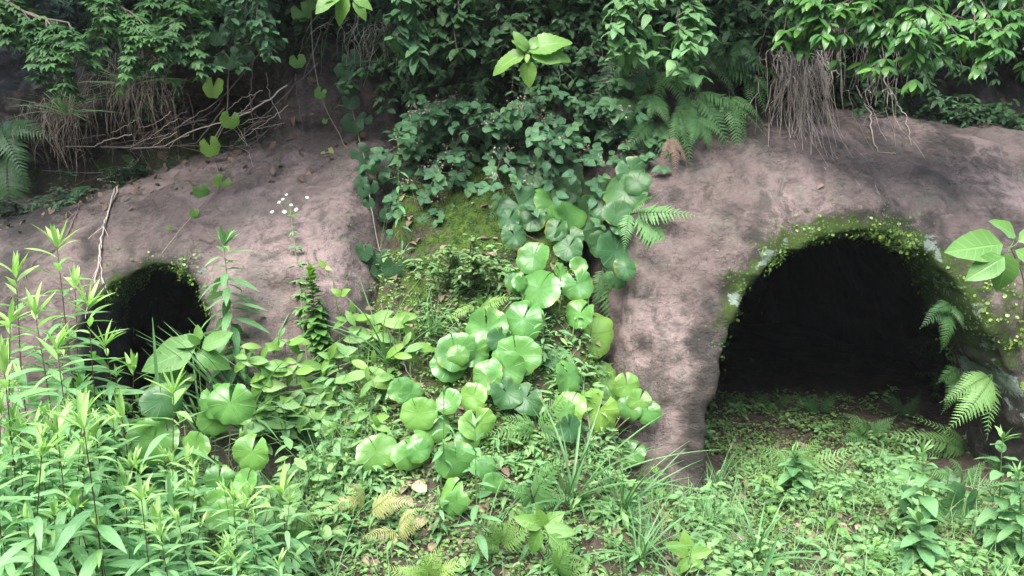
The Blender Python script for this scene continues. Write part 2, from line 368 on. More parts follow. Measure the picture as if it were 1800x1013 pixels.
MT = {
 'goldenrod': leaf_mat('goldenrod_leaf', (.11, .27, .11), (.22, .43, .19), (.42, .60, .19), 'pinnate', .45, .4, .38, veinN=3),
 'weed': leaf_mat('weed_leaf', (.085, .21, .085), (.17, .35, .15), (.30, .46, .14), 'pinnate', .5, .4, .35, veinN=6),
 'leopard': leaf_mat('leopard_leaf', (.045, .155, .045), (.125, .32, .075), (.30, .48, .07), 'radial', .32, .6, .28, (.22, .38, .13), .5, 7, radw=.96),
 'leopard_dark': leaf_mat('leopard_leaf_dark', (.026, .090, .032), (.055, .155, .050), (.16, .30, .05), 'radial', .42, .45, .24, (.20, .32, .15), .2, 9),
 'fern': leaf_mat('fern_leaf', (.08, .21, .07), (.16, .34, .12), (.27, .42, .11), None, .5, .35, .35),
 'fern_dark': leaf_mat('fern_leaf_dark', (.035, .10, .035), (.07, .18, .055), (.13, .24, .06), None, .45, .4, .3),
 'fern_yellow': leaf_mat('fern_leaf_yellow', (.30, .34, .12), (.50, .50, .24), None, None, .5, .35, .35),
 'shrub_dark': leaf_mat('shrub_leaf_dark', (.040, .115, .052), (.088, .205, .088), (.20, .36, .09), 'pinnate', .5, .35, .25, veinN=6),
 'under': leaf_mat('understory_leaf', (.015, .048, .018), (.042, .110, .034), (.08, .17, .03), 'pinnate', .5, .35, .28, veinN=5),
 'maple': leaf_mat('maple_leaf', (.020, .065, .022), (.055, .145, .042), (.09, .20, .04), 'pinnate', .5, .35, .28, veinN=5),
 'glossy': leaf_mat('glossy_evergreen_leaf', (.030, .10, .03), (.065, .19, .045), (.16, .34, .05), 'pinnate', .28, .55, .28, veinN=7),
 'broad': leaf_mat('broad_leaf', (.085, .21, .055), (.14, .30, .07), (.22, .38, .06), 'pinnate', .42, .45, .35, veinN=7),
 'vine': leaf_mat('vine_leaf', (.06, .17, .035), (.12, .28, .05), (.26, .42, .06), 'radial', .4, .45, .3, veinN=7),
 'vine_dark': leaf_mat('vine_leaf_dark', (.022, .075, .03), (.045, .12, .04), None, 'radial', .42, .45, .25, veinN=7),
 'cover': leaf_mat('ground_cover_leaf', (.055, .14, .05), (.16, .32, .115), (.30, .40, .12), None, .5, .35, .32),
 'cover_dark': leaf_mat('ground_cover_leaf_dark', (.045, .12, .045), (.13, .27, .09), (.28, .38, .10), None, .5, .35, .32),
 'bean': leaf_mat('bean_fern_leaf', (.06, .14, .025), (.16, .29, .045), (.26, .36, .08), None, .35, .5, .2),
 'grass': leaf_mat('grass_blade', (.07, .19, .07), (.14, .32, .12), (.27, .36, .13), None, .4, .4, .35),
 'dry': leaf_mat('dry_leaf', (.075, .048, .034), (.26, .18, .13), (.42, .32, .22), 'pinnate', .7, .3, .15),
 'straw': stem_mat('dry_root', (.26, .215, .18), (.62, .54, .47)),
 'straw_brown': stem_mat('dry_grass_brown', (.10, .08, .06), (.34, .28, .21)),
 'twig': stem_mat('twig_bark', (.06, .042, .035), (.19, .145, .125)),
 'greenstem': stem_mat('green_stem', (.07, .14, .035), (.15, .25, .07), .5),
 'redstem': stem_mat('red_brown_stem', (.05, .022, .015), (.12, .06, .035), .5),
 'petiole': stem_mat('leaf_stalk', (.09, .10, .04), (.17, .15, .07), .5),
 'petal': stem_mat('white_petal', (.62, .62, .60), (.80, .80, .78), .6),
 'seed': stem_mat('dry_flower', (.22, .17, .13), (.42, .36, .28), .8),
 'bark': stem_mat('tree_bark', (.045, .036, .028), (.13, .105, .085), .9, 12.0),
}

# ================================================================= THE BANK (solid field -> surface nets)
ZK = np.array([-.6, 0, .5, .9, 1.2, 1.45, 1.65, 1.82, 1.95, 2.05, 2.13, 2.28, 2.5, 2.75, 3.1, 3.6, 4.4, 5.6])
YK = np.array([3.78, 3.83, 3.93, 4.03, 4.14, 4.30, 4.52, 4.80, 5.10, 5.45, 5.95, 6.05, 5.85, 5.55, 5.5, 5.9, 7.0, 8.6])
CX = np.array([-6, -3.2, -2.8, -2.15, -1.55, -1.0, -.6, 0, .6, 1.3, 2.2, 2.9, 3.4, 6])
CH = np.array([1.35, 1.42, 1.50, 1.72, 1.86, 1.95, 2.0, 2.0, 2.05, 2.08, 2.04, 2.0, 1.97, 1.9])
def face(x, z):
    Hc = np.interp(x, CX, CH)
    y = np.interp(z * 2.05 / Hc, ZK, YK)
    rec = sstep(-.92, -.45, x) * (1 - sstep(.32, .66, x))
    y = y + rec * .75 * sstep(-.2, .6, z) * (1 - .6 * sstep(1.9, 2.5, z))
    mk = sstep(-.80, -.45, x) * (1 - sstep(1.95, 2.2, x)); zs = np.interp(x, [-9, 1.2, 1.5, 9], [1.80, 1.80, 2.16, 2.16])
    k3 = sstep(1.9, 2.3, x) * sstep(1.9, 2.0, z) * (1 - sstep(2.5, 2.9, z)); y = y * (1 - k3) + np.minimum(y, 5.55) * k3
    k2 = sstep(-2.0, -1.35, x) * (1 - sstep(-.8, -.5, x)) * sstep(1.75, 1.95, z) * (1 - sstep(2.7, 3.3, z)); y = y * (1 - k2) + np.minimum(y, 5.12 + .45 * (z - 1.85)) * k2
    k = mk * sstep(zs, zs + .14, z) * (1 - sstep(2.5, 3.1, z)); y = y * (1 - k) + np.minimum(y, 5.02 + .12 * (z - 1.9)) * k
    y = y + .12 * np.cos((x - 1.62) * 1.7) * -1 * (x > .6) * sstep(2.6, .6, np.abs(x - 1.62) * 1.0)
    return y
def poly_sdf(px, pz, poly):
    d = np.full(px.shape, 1e9); ins = np.zeros(px.shape, bool); n = len(poly)
    for i in range(n):
        ax, az = poly[i]; bx, bz = poly[(i + 1) % n]
        ex, ez = bx - ax, bz - az; wx, wz = px - ax, pz - az
        t = np.clip((wx * ex + wz * ez) / (ex * ex + ez * ez), 0, 1)
        d = np.minimum(d, (wx - ex * t) ** 2 + (wz - ez * t) ** 2)
        c = ((az > pz) != (bz > pz)) & (px < (bx - ax) * (pz - az) / (bz - az + 1e-12) + ax)
        ins ^= c
    d = np.sqrt(d); return np.where(ins, -d, d)
RPX = [(1222, 960), (1234, 720), (1258, 640), (1280, 575), (1312, 512), (1362, 460), (1428, 430), (1500, 415), (1565, 422), (1622, 450), (1666, 505), (1706, 575), (1745, 660), (1774, 770), (1790, 960)]
LPX = [(184, 800), (182, 600), (188, 548), (208, 503), (262, 476), (312, 480), (345, 508), (364, 560), (374, 640), (378, 800)]
RP = [tuple(atY(u, v, 4.08)[[0, 2]]) for u, v in RPX]
LP = [tuple(atY(u, v, 4.22)[[0, 2]]) for u, v in LPX]
H = .029
gx = np.arange(-5.2, 5.2, H); gy = np.arange(3.3, 9.3, H); gz = np.arange(-.5, 4.4, H)
X2, Z2 = np.meshgrid(gx, gz, indexing='ij')
F2 = face(X2, Z2) + .10 * fbm(X2, 0 * X2, Z2, 1.1, 3, 5) + .035 * fbm(X2, 0 * X2, Z2, 4.5, 3, 9)
PR, PL = poly_sdf(X2, Z2, RP), poly_sdf(X2, Z2, LP)
PR = PR + .018 * fbm(X2, 0 * X2, Z2, 7, 2, 3); PL = PL + .015 * fbm(X2, 0 * X2, Z2, 8, 2, 4)
f = np.empty((len(gx), len(gy), len(gz)), np.float32)
def smax(a, b, k):
    h = np.clip(.5 + .5 * (a - b) / k, 0, 1); return b + (a - b) * h + k * h * (1 - h)
for j, y in enumerate(gy):
    solid = (F2 - y) * .8
    grow = np.interp(y, [3.3, 4.0, 4.25, 4.6, 5.2, 6.4, 8.2], [.02, .012, 0, .05, .42, .62, .4])
    cr = np.maximum(np.maximum(PR - grow, (y - 8.4)), Z2 - 1.32)
    growl = np.interp(y, [3.3, 4.1, 4.3, 4.6, 5.2, 6.4], [.06, .04, 0, .03, .38, .45])
    cl = np.maximum(np.maximum(PL - growl, (y - 7.8)), Z2 - 1.12)
    f[:, j, :] = smax(smax(solid, -cr, .045), -cl, .055)
def surface_nets(f, ox, oy, oz, h):
    s = f < 0
    nx, ny, nz = f.shape
    c = np.zeros((nx - 1, ny - 1, nz - 1), np.uint8)
    for a in (0, 1):
        for b in (0, 1):
            for d in (0, 1): c += s[a:nx - 1 + a, b:ny - 1 + b, d:nz - 1 + d]
    act = (c > 0) & (c < 8); I = np.argwhere(act); idx = np.full(act.shape, -1, np.int64); idx[act] = np.arange(len(I))
    acc = np.zeros((len(I), 3)); cnt = np.zeros(len(I)); corners = [(a, b, d) for a in (0, 1) for b in (0, 1) for d in (0, 1)]
    for p in corners:
        for ax in range(3):
            if p[ax] == 0:
                q = list(p); q[ax] = 1
                fa = f[I[:, 0] + p[0], I[:, 1] + p[1], I[:, 2] + p[2]]; fb = f[I[:, 0] + q[0], I[:, 1] + q[1], I[:, 2] + q[2]]
                m = (fa < 0) != (fb < 0); t = np.where(m, fa / (fa - fb + 1e-12), 0)
                pt = np.tile(np.array(p, float), (len(I), 1)); pt[:, ax] += t
                acc[m] += pt[m]; cnt[m] += 1
    V = (I + acc / cnt[:, None]) * h + np.array([ox, oy, oz])
    Q = []
    for ax in range(3):
        b, c2 = (ax + 1) % 3, (ax + 2) % 3
        lo = [slice(1, -1)] * 3; hi = [slice(1, -1)] * 3; lo[ax] = slice(0, -1); hi[ax] = slice(1, None)
        sa, sb = s[tuple(lo)], s[tuple(hi)]; E = np.argwhere(sa != sb)
        fl = sa[tuple(E.T)]
        for k in range(3):
            if k != ax: E[:, k] += 1
        def cell(db, dc):
            e = E.copy(); e[:, b] += db; e[:, c2] += dc; return idx[e[:, 0], e[:, 1], e[:, 2]]
        q = np.stack([cell(-1, -1), cell(0, -1), cell(0, 0), cell(-1, 0)], 1)
        q[~fl] = q[~fl][:, ::-1]; Q.append(q)
    Q = np.concatenate(Q); Q = Q[(Q >= 0).all(1)]
    return V, Q
BV, BQ = surface_nets(f, gx[0], gy[0], gz[0], H)
del f
# fine relief along the approximate normals
def vnormals(V, Q):
    n = np.cross(V[Q[:, 2]] - V[Q[:, 0]], V[Q[:, 3]] - V[Q[:, 1]]); out = np.zeros_like(V)
    for k in range(4): np.add.at(out, Q[:, k], n)
    return out / (np.linalg.norm(out, axis=1, keepdims=True) + 1e-9)
nrm = vnormals(BV, BQ)
dsp = -.0035 * np.abs(fbm(*(BV + .03 * np.stack([vnoise(*BV.T, 8, 5), vnoise(*BV.T, 8, 6), vnoise(*BV.T, 8, 7)], 1)).T, 13, 2, 71)) + (.013 * fbm(*BV.T, 9, 3, 21, .6)) - .013 * np.abs(fbm(*BV.T, 4.5, 4, 33, .6)) - .014 * np.clip(.12 - np.abs(vnoise(BV[:, 0] + .15 * vnoise(*BV.T, 5), BV[:, 1], BV[:, 2] * 1.6, 6, 61)), 0, 1) / .12
BV = BV + nrm * dsp[:, None]
bx_, by_, bz_ = BV.T
dR, dL = poly_sdf(bx_, bz_, RP), poly_sdf(bx_, bz_, LP)
front = sstep(4.9, 4.5, by_)
ux = 900 + FPX * bx_ / by_ * 1.0
up = lambda a, b, v: sstep(a, b, v)
moss = np.exp(-np.clip(dR - .04, 0, 9) / .13) * up(.55, .95, bz_) * front * .95
moss = np.maximum(moss, .62 * np.exp(-((bx_ - 2.45) / .35) ** 2) * up(.35, .7, bz_) * (1 - up(1.15, 1.4, bz_)))
moss = np.maximum(moss, np.exp(-np.clip(dL - .02, 0, 9) / .07) * up(.75, .95, bz_) * front * .85)
moss = np.maximum(moss, .75 * np.exp(-((bx_ + .1) / .5) ** 2) * (by_ < 5.6))
damp_shade = np.exp(-np.clip(dR - .10, 0, 9) / .09) * .9
damp_shade = np.maximum(damp_shade, np.exp(-np.clip(dL - .05, 0, 9) / .09) * .95)
damp_shade = np.maximum(damp_shade, 1.2 * sstep(4.35, 5.1, by_) * (bz_ < 1.4)); damp_shade = np.maximum(damp_shade, (.6 + .6 * sstep(4.3, 5.0, by_)) * (dR < -.01)); damp_shade = np.maximum(damp_shade, 1.25 * (dL < -.01))  # cave darkness painted into the rock colour, deepening inward
damp_shade = np.maximum(damp_shade, .8 * up(4.9, 5.6, by_))                  # overhang shade painted onto the soil ledge and upper wall
damp_shade = np.maximum(damp_shade, .8 * np.exp(-((bx_ + 2.75) / .35) ** 2) * up(.3, .9, bz_))
damp_shade = np.maximum(damp_shade, .7 * np.exp(-((bx_ + .68) / .16) ** 2) * up(1.0, 1.4, bz_))
damp_shade = np.maximum(damp_shade, .35 * up(1.9, 2.4, bx_) * up(1.35, 1.6, bz_))
damp_shade = np.maximum(damp_shade, .18 * (1 - up(.0, .45, bz_)))
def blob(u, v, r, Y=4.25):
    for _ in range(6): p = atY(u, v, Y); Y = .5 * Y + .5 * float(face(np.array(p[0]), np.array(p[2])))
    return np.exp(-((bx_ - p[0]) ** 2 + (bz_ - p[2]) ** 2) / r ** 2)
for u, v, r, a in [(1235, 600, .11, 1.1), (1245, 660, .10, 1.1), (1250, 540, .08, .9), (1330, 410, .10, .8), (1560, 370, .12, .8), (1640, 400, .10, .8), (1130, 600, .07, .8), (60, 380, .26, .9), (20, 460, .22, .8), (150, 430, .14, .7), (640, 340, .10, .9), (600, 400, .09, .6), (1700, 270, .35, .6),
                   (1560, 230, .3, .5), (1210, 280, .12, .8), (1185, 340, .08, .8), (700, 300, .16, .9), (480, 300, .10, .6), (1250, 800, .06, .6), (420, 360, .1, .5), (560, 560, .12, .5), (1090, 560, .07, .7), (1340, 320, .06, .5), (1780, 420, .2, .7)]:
    damp_shade = np.maximum(damp_shade, 1.12 * a * blob(u, v, r))
lich = .62 * np.exp(-np.clip(np.abs(dR - .05), 0, 9) / .05) * up(.75, 1.0, bz_) * front * (np.abs(bx_ - 1.62) > .28)
lich = np.maximum(lich, .80 * np.exp(-((dR - .14) / .09) ** 2) * (1 - up(.55, .85, bz_)) * (bx_ > 2)); lich = np.maximum(lich, .62 * np.exp(-((dR - .02) / .025) ** 2) * (bx_ > 1.9) * (bz_ < 1.1))
for u, v, r, a in [(1350, 452, .07, .95), (1300, 530, .06, .8), (1640, 432, .08, .95), (1600, 440, .05, .8), (1385, 425, .05, .8), (1775, 680, .09, 1.0), (1755, 740, .07, .95), (350, 480, .05, .8)]: lich = np.maximum(lich, a * blob(u, v, r))
lich = np.maximum(lich, .45 * np.exp(-np.clip(np.abs(dL - .05), 0, 9) / .05) * up(.7, .9, bz_) * front)
lich = np.maximum(lich, .45 * np.exp(-((bx_ + 2.65) / .2) ** 2) * (1 - up(.7, 1.0, bz_)))
moss = moss * np.where((dR < -.015) & (bx_ > .8), .25, 1) * np.where((dL < -.03) & (bx_ < -1), .35, 1)
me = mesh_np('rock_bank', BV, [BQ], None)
for nm, arr in (('moss', moss), ('damp_shade', damp_shade), ('lichen', lich)):
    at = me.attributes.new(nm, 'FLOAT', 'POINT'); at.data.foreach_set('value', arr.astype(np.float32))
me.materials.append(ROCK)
bank = bpy.data.objects.new('rock_bank', me); scene.collection.objects.link(bank)
tag(bank, 'purplish brown tuff bank with two arched cave mouths dug into its face', None, None, 'structure')

# ================================================================= GROUND
def ground_z(x, y):
    m = sstep(-1.12 - .25 * (3.9 - y), -.62, x) * (1 - sstep(.30 + .22 * sstep(3.4, 3.0, y), .66, x))
    t = np.clip((y - 2.85) * .60, 0, None); t = np.where(y > 3.55, .42 + (y - 3.55) * 1.02, t); t = np.minimum(t, 1.95)
    z = t * m
    z = z + .12 * sstep(-1.2, -1.7, x) * sstep(2.8, 3.8, y)
    z = z + .035 * fbm(x, y, 0 * x, 2.2, 3, 41) + .014 * fbm(x, y, 0 * x, 11, 3, 44)
    z = z + .06 * sstep(4.4, 6.0, y) * (x > .8)
    return z - .02
def grid_sheet(xs, ys):
    Xg, Yg = np.meshgrid(xs, ys, indexing='ij'); Zg = ground_z(Xg, Yg)
    V = np.stack([Xg.ravel(), Yg.ravel(), Zg.ravel()], 1); ny = len(ys)
    i, j = np.meshgrid(np.arange(len(xs) - 1), np.arange(ny - 1), indexing='ij'); a = (i * ny + j).ravel()
    return V, np.stack([a, a + ny, a + ny + 1, a + 1], 1)
xs = np.unique(np.concatenate([np.linspace(-60, -6, 16), np.linspace(-6, -4, 10), np.arange(-4, 4, .035), np.linspace(4, 6, 10), np.linspace(6, 60, 16)]))
ys = np.unique(np.concatenate([np.linspace(-60, -2, 14), np.linspace(-2, 2, 20), np.arange(2, 7.4, .035), np.linspace(7.4, 40, 12)]))
GV, GQ = grid_sheet(xs, ys)
gm = np.where((GV[:, 2] > .3) & (GV[:, 1] < 6), .55, .28); gm = np.maximum(gm, .85 * np.exp(-((GV[:, 0] + .22) / .35) ** 2) * sstep(4.0, 4.4, GV[:, 1]))
me = mesh_np('ground', GV, [GQ], None); at = me.attributes.new('moss', 'FLOAT', 'POINT'); at.data.foreach_set('value', gm.astype(np.float32))
me.materials.append(SOIL); ground = bpy.data.objects.new('ground', me); scene.collection.objects.link(ground)
tag(ground, 'moist brown soil with moss, rising in a heap between the caves', None, None, 'structure')

allV = np.concatenate([BV, GV]); allQ = np.concatenate([BQ, GQ + len(BV)])
BVH = BVHTree.FromPolygons(allV.tolist(), allQ.tolist())
def hit(u, v):
    d = Vector(ray(u, v)).normalized(); p, n, i, dist = BVH.ray_cast(Vector(CAM), d, 40)
    if p is None: return atY(u, v, 5.5), np.array([0, -1, .3])
    n = np.array(n)
    if np.dot(n, d) > 0: n = -n
    return np.array(p), n
YMAX = 5.12
def near(u, v, off):
    """point off metres in front of the surface seen at (u, v)"""
    p, n = hit(u, v)
    if p[1] > YMAX and v < 260: p = atY(u, v, YMAX)
    d = unit(np.array(p) - CAM); return p - d * off
def gz_at(x, y): return float(ground_z(np.array(x), np.array(y)))
def down_ground(p):
    q, n, i, d = BVH.ray_cast(Vector((p[0], p[1], p[2])), Vector((0, 0, -1)), 20)
    return np.array(q) if q is not None and i >= len(BQ) else None
def down(p):
    q, n, i, d = BVH.ray_cast(Vector((p[0], p[1], p[2] + .02)), Vector((0, 0, -1)), 20)
    return np.array(q) if q is not None else np.array([p[0], p[1], 0.0])
def back(p):
    q, n, i, d = BVH.ray_cast(Vector(p), Vector((0, 1, 0)), 20)
    return np.array(q) if q is not None else np.array([p[0], p[1] + .3, p[2]])
def rs(a, b): return random.uniform(a, b)

def path(pts, off, n=9, offs=None):
    Q = curve([(u, v, off if offs is None else offs[i]) for i, (u, v) in enumerate(pts)], n * (len(pts) - 1) + 1)
    P = np.array([near(q[0], q[1], q[2]) for q in Q])
    for _ in range(2): P[1:-1] = np.minimum(P[1:-1, 1], (P[:-2, 1] + P[2:, 1]) / 2)[:, None] * [0, 1, 0] + P[1:-1] * [1, 0, 1]
    return P
# ================================================================= PLANT BUILDERS
LANCE = [blade_t(.115, 6, d, .25, .42, tip=.9, wav=.1, seed=i, twist=tw) for i, (d, tw) in enumerate([(.1, 0), (.28, .2), (.45, -.2), (.6, .3), (.2, -.3)])]
LANCE_UP = [blade_t(.12, 5, d, .4, .4, tip=.9, seed=i) for i, d in enumerate([-.1, .05, .2])]
OVATE = [blade_t(.27, 6, d, .22, .38, tip=.75, wav=.15, seed=i) for i, d in enumerate([.08, .22, .4])]
OVATE_LO = [blade_t(.27, 3, d, .25, .42, tip=.7, seed=i) for i, d in enumerate([.05, .25, .45])]
SERR = [blade_t(.30, 16, d, .2, .36, ser=.045, tip=.7, wav=.12, seed=i) for i, d in enumerate([.12, .28, .42])]
OBLONG = [blade_t(.19, 7, d, .22, .5, tip=.75, wav=.1, seed=i, twist=tw) for i, (d, tw) in enumerate([(.1, .1), (.3, -.2), (.45, .2)])]
DISC = [round_t(7, .03, .25, .05, .1, i, 12, (.55, 1.0), 0) for i in range(3)]
DISC_LO = [round_t(5, .02, .2, .04, .15, i, 7, (1.0,), 0) for i in range(2)]
LOBED = [round_t(7, .13, .35, .07, .08, i, 28, (.4, .8, 1.0)) for i in range(4)]
LEOP = [round_t(9 + i % 3, .075, .03 + .08 * (i % 3), .075 + .025 * (i % 3), .17 + .05 * (i % 2), i * 3 + 1, 54, (.14, .3, .5, .7, .85, 1.0), -.15, .92, .32) for i in range(10)]

def leaf(mb, T, p, d, n, L, wscale=1.0, age=0.0, mat=0):
    mb.inst(random.choice(T), frame(d, n, L, L * wscale), p, age, mat)

def leafy_stalk(name, label, cat, foot, top, group=None, stem='redstem', lm='goldenrod', T=LANCE, Lmax=.12, nl=34, start=.25,
                sr=.0035, droop=0.0, tipage=.9, wsc=1.0, curvx=.03, upright=.35, leafscale_low=.8, crown=9):
    """an upright herb: one stem with leaves spiralling up it"""
    foot = np.array(foot); top = np.array(top); h = np.linalg.norm(top - foot)
    root = thing(name, label, cat, foot, group)
    mid = (foot + top) / 2 + np.array([rs(-curvx, curvx), rs(-curvx, curvx), 0]) * h
    P = curve([foot, mid, top], 10) - foot
    ms = MB(); tube(ms, P, sr, sr * .45, 6); so = ms.build('stem', MT[stem], root)
    ml = MB(); ph = rs(0, 6)
    tt = np.linspace(0, 1, len(P))
    for i in range(nl):
        q = i / (nl - 1); t = start + (1 - start) * q ** .9
        p = np.array([np.interp(t, tt, P[:, k]) for k in range(3)])
        a = ph + i * 2.4 + rs(-.3, .3)
        el = -.25 + droop * -1 + upright * q + (q ** 6) * .9 + rs(-.15, .2)
        size = Lmax * (leafscale_low + (1 - leafscale_low) * math.sin(q * 3.0)) * (1 - .42 * q ** 3) * rs(.8, 1.15)
        d = np.array([math.cos(a) * math.cos(el), math.sin(a) * math.cos(el), math.sin(el)])
        nn = np.array([-math.cos(a) * math.sin(el), -math.sin(a) * math.sin(el), math.cos(el)]) + .15 * rng.normal(size=3)
        age = max(0, (q - .72) / .28) ** 1.5 * tipage + rs(0, .12)
        leaf(ml, T, p, d, nn, size, wsc * rs(.85, 1.15), age)
    for i in range(crown):
        a = rs(0, 6.3); el = rs(.65, 1.45); d = np.array([math.cos(a) * math.cos(el), math.sin(a) * math.cos(el), math.sin(el)])
        leaf(ml, LANCE_UP, P[-1] - [0, 0, .01], d, [-math.cos(a), -math.sin(a), .3], Lmax * rs(.4, .66), wsc * .85, tipage)
    ml.build('leaves', MT[lm], root)
    return root

def leopard_clump(label, roots_px, leaves, group='leopard plants cascading between the caves', off=.14, Y=None):
    """leaves: (u, v, width in px, tone) tone 0 dark .. 1 bright"""
    leaves = [(u + rs(-34, 34), v + rs(-18, 34), w * rs(.65, .95), tone * rs(.75, 1.15)) for (u, v, w, tone) in random.sample(leaves, len(leaves) // 2)] + list(leaves) if len(leaves) > 2 else leaves
    rp = hit(*roots_px)[0] if Y is None else np.array([atY(*roots_px, Y)[0], Y, gz_at(atY(*roots_px, Y)[0], Y)]); root = thing('leopard_plant', label, 'leopard plant', rp, group)
    for (u, v, w, tone) in leaves:
        o = off * rs(.75, 1.35); c = near(u, v, o) if Y is None else atY(u, v, Y + rs(-.06, .06)); Yd = c[1]; rad = w / 2 * Yd / FPX * 1.02 * rs(.92, 1.08)
        s = hit(u + rs(-14, 14), v + rs(18, 40))[0] if Y is None else np.array([c[0] + rs(-.05, .05), c[1] + rs(0, .06), gz_at(c[0], c[1])])
        base = s * .6 + rp * .4 if np.linalg.norm(s - rp) < .5 else s
        q, qn, i_, d_ = BVH.find_nearest(Vector(base)); base = np.array(q)
        n = unit([rs(-.5, .5), -.8 + rs(-.2, .35), .75 + rs(-.3, .5)])
        ddir = unit([rs(-.7, .7), -.25, -.9])                     # tips hang down and out
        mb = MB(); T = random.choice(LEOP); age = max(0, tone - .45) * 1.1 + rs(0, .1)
        M = frame(ddir, n, rad)
        if np.dot(M[:, 2], n) < 0: M[:, 0] *= -1; M[:, 2] *= -1
        V0 = T[0].copy(); V0[:, 0] *= rs(.84, 1.12); V0[:, 2] += rs(-.20, .22) * V0[:, 0] ** 2 + rs(-.25, .15) * V0[:, 1] ** 2 + rs(-.2, .2) * V0[:, 0] * V0[:, 1]
        V = V0 @ M.T + c; mb.add(V - rp, T[1], T[2], age)
        nz_ = unit(M[:, 2]); mid = (c + base) / 2 - nz_ * .03 + np.array([0, 0, .03])
        P = curve([base, mid, c - nz_ * .012], 8); tube(mb, P - rp, .0035, .0022, 5, 0, 1)
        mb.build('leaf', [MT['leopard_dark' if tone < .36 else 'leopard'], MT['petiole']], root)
    return root

FRONDS = [frond_t(14 + 2 * i, .24 + .02 * i, .20 + .10 * i, seed=i) for i in range(4)]
FROND_LONG = [frond_t(21, .17, .5 + .1 * i, seed=9 + i, pw=.10, lob=.22) for i in range(3)]
ARCH = {id(FRONDS): [.20 + .10 * i for i in range(4)], id(FROND_LONG): [.5 + .1 * i for i in range(3)]}
def fern(label, foot, n, L, dirs=None, mat='fern', T=FRONDS, spread=(0, 2 * math.pi), el=(.2, .8), group='ferns on the bank', name='fern', age=0.0, stalk=.0):
    root = thing(name, label, 'fern', foot, group)
    for i in range(n):
        if dirs is not None: d = unit(np.array(dirs[i % len(dirs)]) + .08 * rng.normal(size=3))
        else:
            a = spread[0] + (spread[1] - spread[0]) * (i + rs(.2, .8)) / n; e = rs(*el)
            d = np.array([math.cos(a) * math.cos(e), math.sin(a) * math.cos(e), math.sin(e)])
        mb = MB(); l = L * rs(.75, 1.1)
        nn = np.array([0, 0, 1.0]) - d * d[2] + .12 * rng.normal(size=3) + np.array([0, -.45, 0])
        mb.inst(random.choice(T), frame(d, nn, l), np.zeros(3), age + rs(-.05, .15) if age or rs(0, 1) > .5 else 0)
        mb.build('frond', MT[mat], root)
    return root

def grass(label, foot, n, L, w=.006, lean=(0, 0), spread=.7, group='grass clumps', mat='grass', name='grass_clump', age=0.0, r0=.02):
    mb = MB()
    for i in range(n):
        a = rs(0, 6.28); e = rs(.0, spread); l = L * rs(.55, 1.1)
        d = unit([math.cos(a) * math.sin(e) + lean[0], math.sin(a) * math.sin(e) + lean[1], math.cos(e)])
        k = w * rs(.7, 1.3) / l; T = blade_t(.5 * k, 9, rs(.15, .75), .5, .3, tip=.55, seed=i)
        V = T[0].copy()
        side = np.array([math.cos(a), math.sin(a), .3])
        mb.add(V @ frame(d, -side + [0, 0, .2], l).T + [rs(-r0, r0), rs(-r0, r0), -.01], T[1], T[2], age + rs(0, .25))
    o = mb.build(name, MT[mat]); o.location = foot
    return tag(o, label, 'grass', group)

def vine(label, pts_px, leaves, off=.05, mat='vine', group='trailing vines on the bank', r=.0045, T=LOBED, stem='straw_brown', age=(0, .3)):
    P = path(pts_px, off)
    root = thing('trailing_vine', label, 'vine', P[0], group)
    ms = MB(); tube(ms, P - P[0], r, r * .6, 5); ms.build('stem', MT[stem], root)
    for (u, v, w) in leaves:
        c = near(u, v, off + rs(.01, .04)); mb = MB()
        n = unit([rs(-.3, .3), -.9, rs(.1, .5)]); M = frame(unit([rs(-.6, .6), 0, -1]), n, w / 2 * c[1] / FPX)
        if np.dot(M[:, 2], n) < 0: M[:, 0] *= -1; M[:, 2] *= -1
        Tt = random.choice(T); mb.add(Tt[0] @ M.T + c - P[0], Tt[1], Tt[2], rs(*age))
        k = np.argmin(np.linalg.norm(P - c, axis=1)); 
        tube(mb, curve([P[k] - P[0], (P[k] + c) / 2 - P[0] + [0, 0, .01], c - P[0] - n * .004], 5), .0014, .0012, 4, 0, 1)
        mb.build('leaf', [MT[mat], MT['greenstem']], root)
    return root

def broad_plant(label, foot, nodes_, stem='greenstem', mat='broad', T=OVATE, cat='broad leaved plant', name='broadleaf_plant', group=None, each=True, sr=.004):
    """nodes_: list of (tip point, direction, normal, length, age) in world space; stem runs foot -> the nodes' centre"""
    foot = np.array(foot); root = thing(name, label, cat, foot, group)
    ctr = np.mean([q[0] for q in nodes_], 0)
    ms = MB(); P = curve([foot, (foot + ctr) / 2 + [.01, -.02, .03], ctr], 10); tube(ms, P - foot, sr, sr * .5, 6)
    for (p, d, n, L, age) in nodes_: tube(ms, curve([ctr - foot, (ctr + p) / 2 - foot - np.array([0, 0, .005]), np.array(p) - foot], 5), sr * .4, sr * .3, 5)
    ms.build('stem', MT[stem], root)
    for (p, d, n, L, age) in nodes_:
        mb = MB(); leaf(mb, T, np.array(p) - foot, d, n, L, rs(.9, 1.1), age); mb.build('leaf', MT[mat], root)
    return root

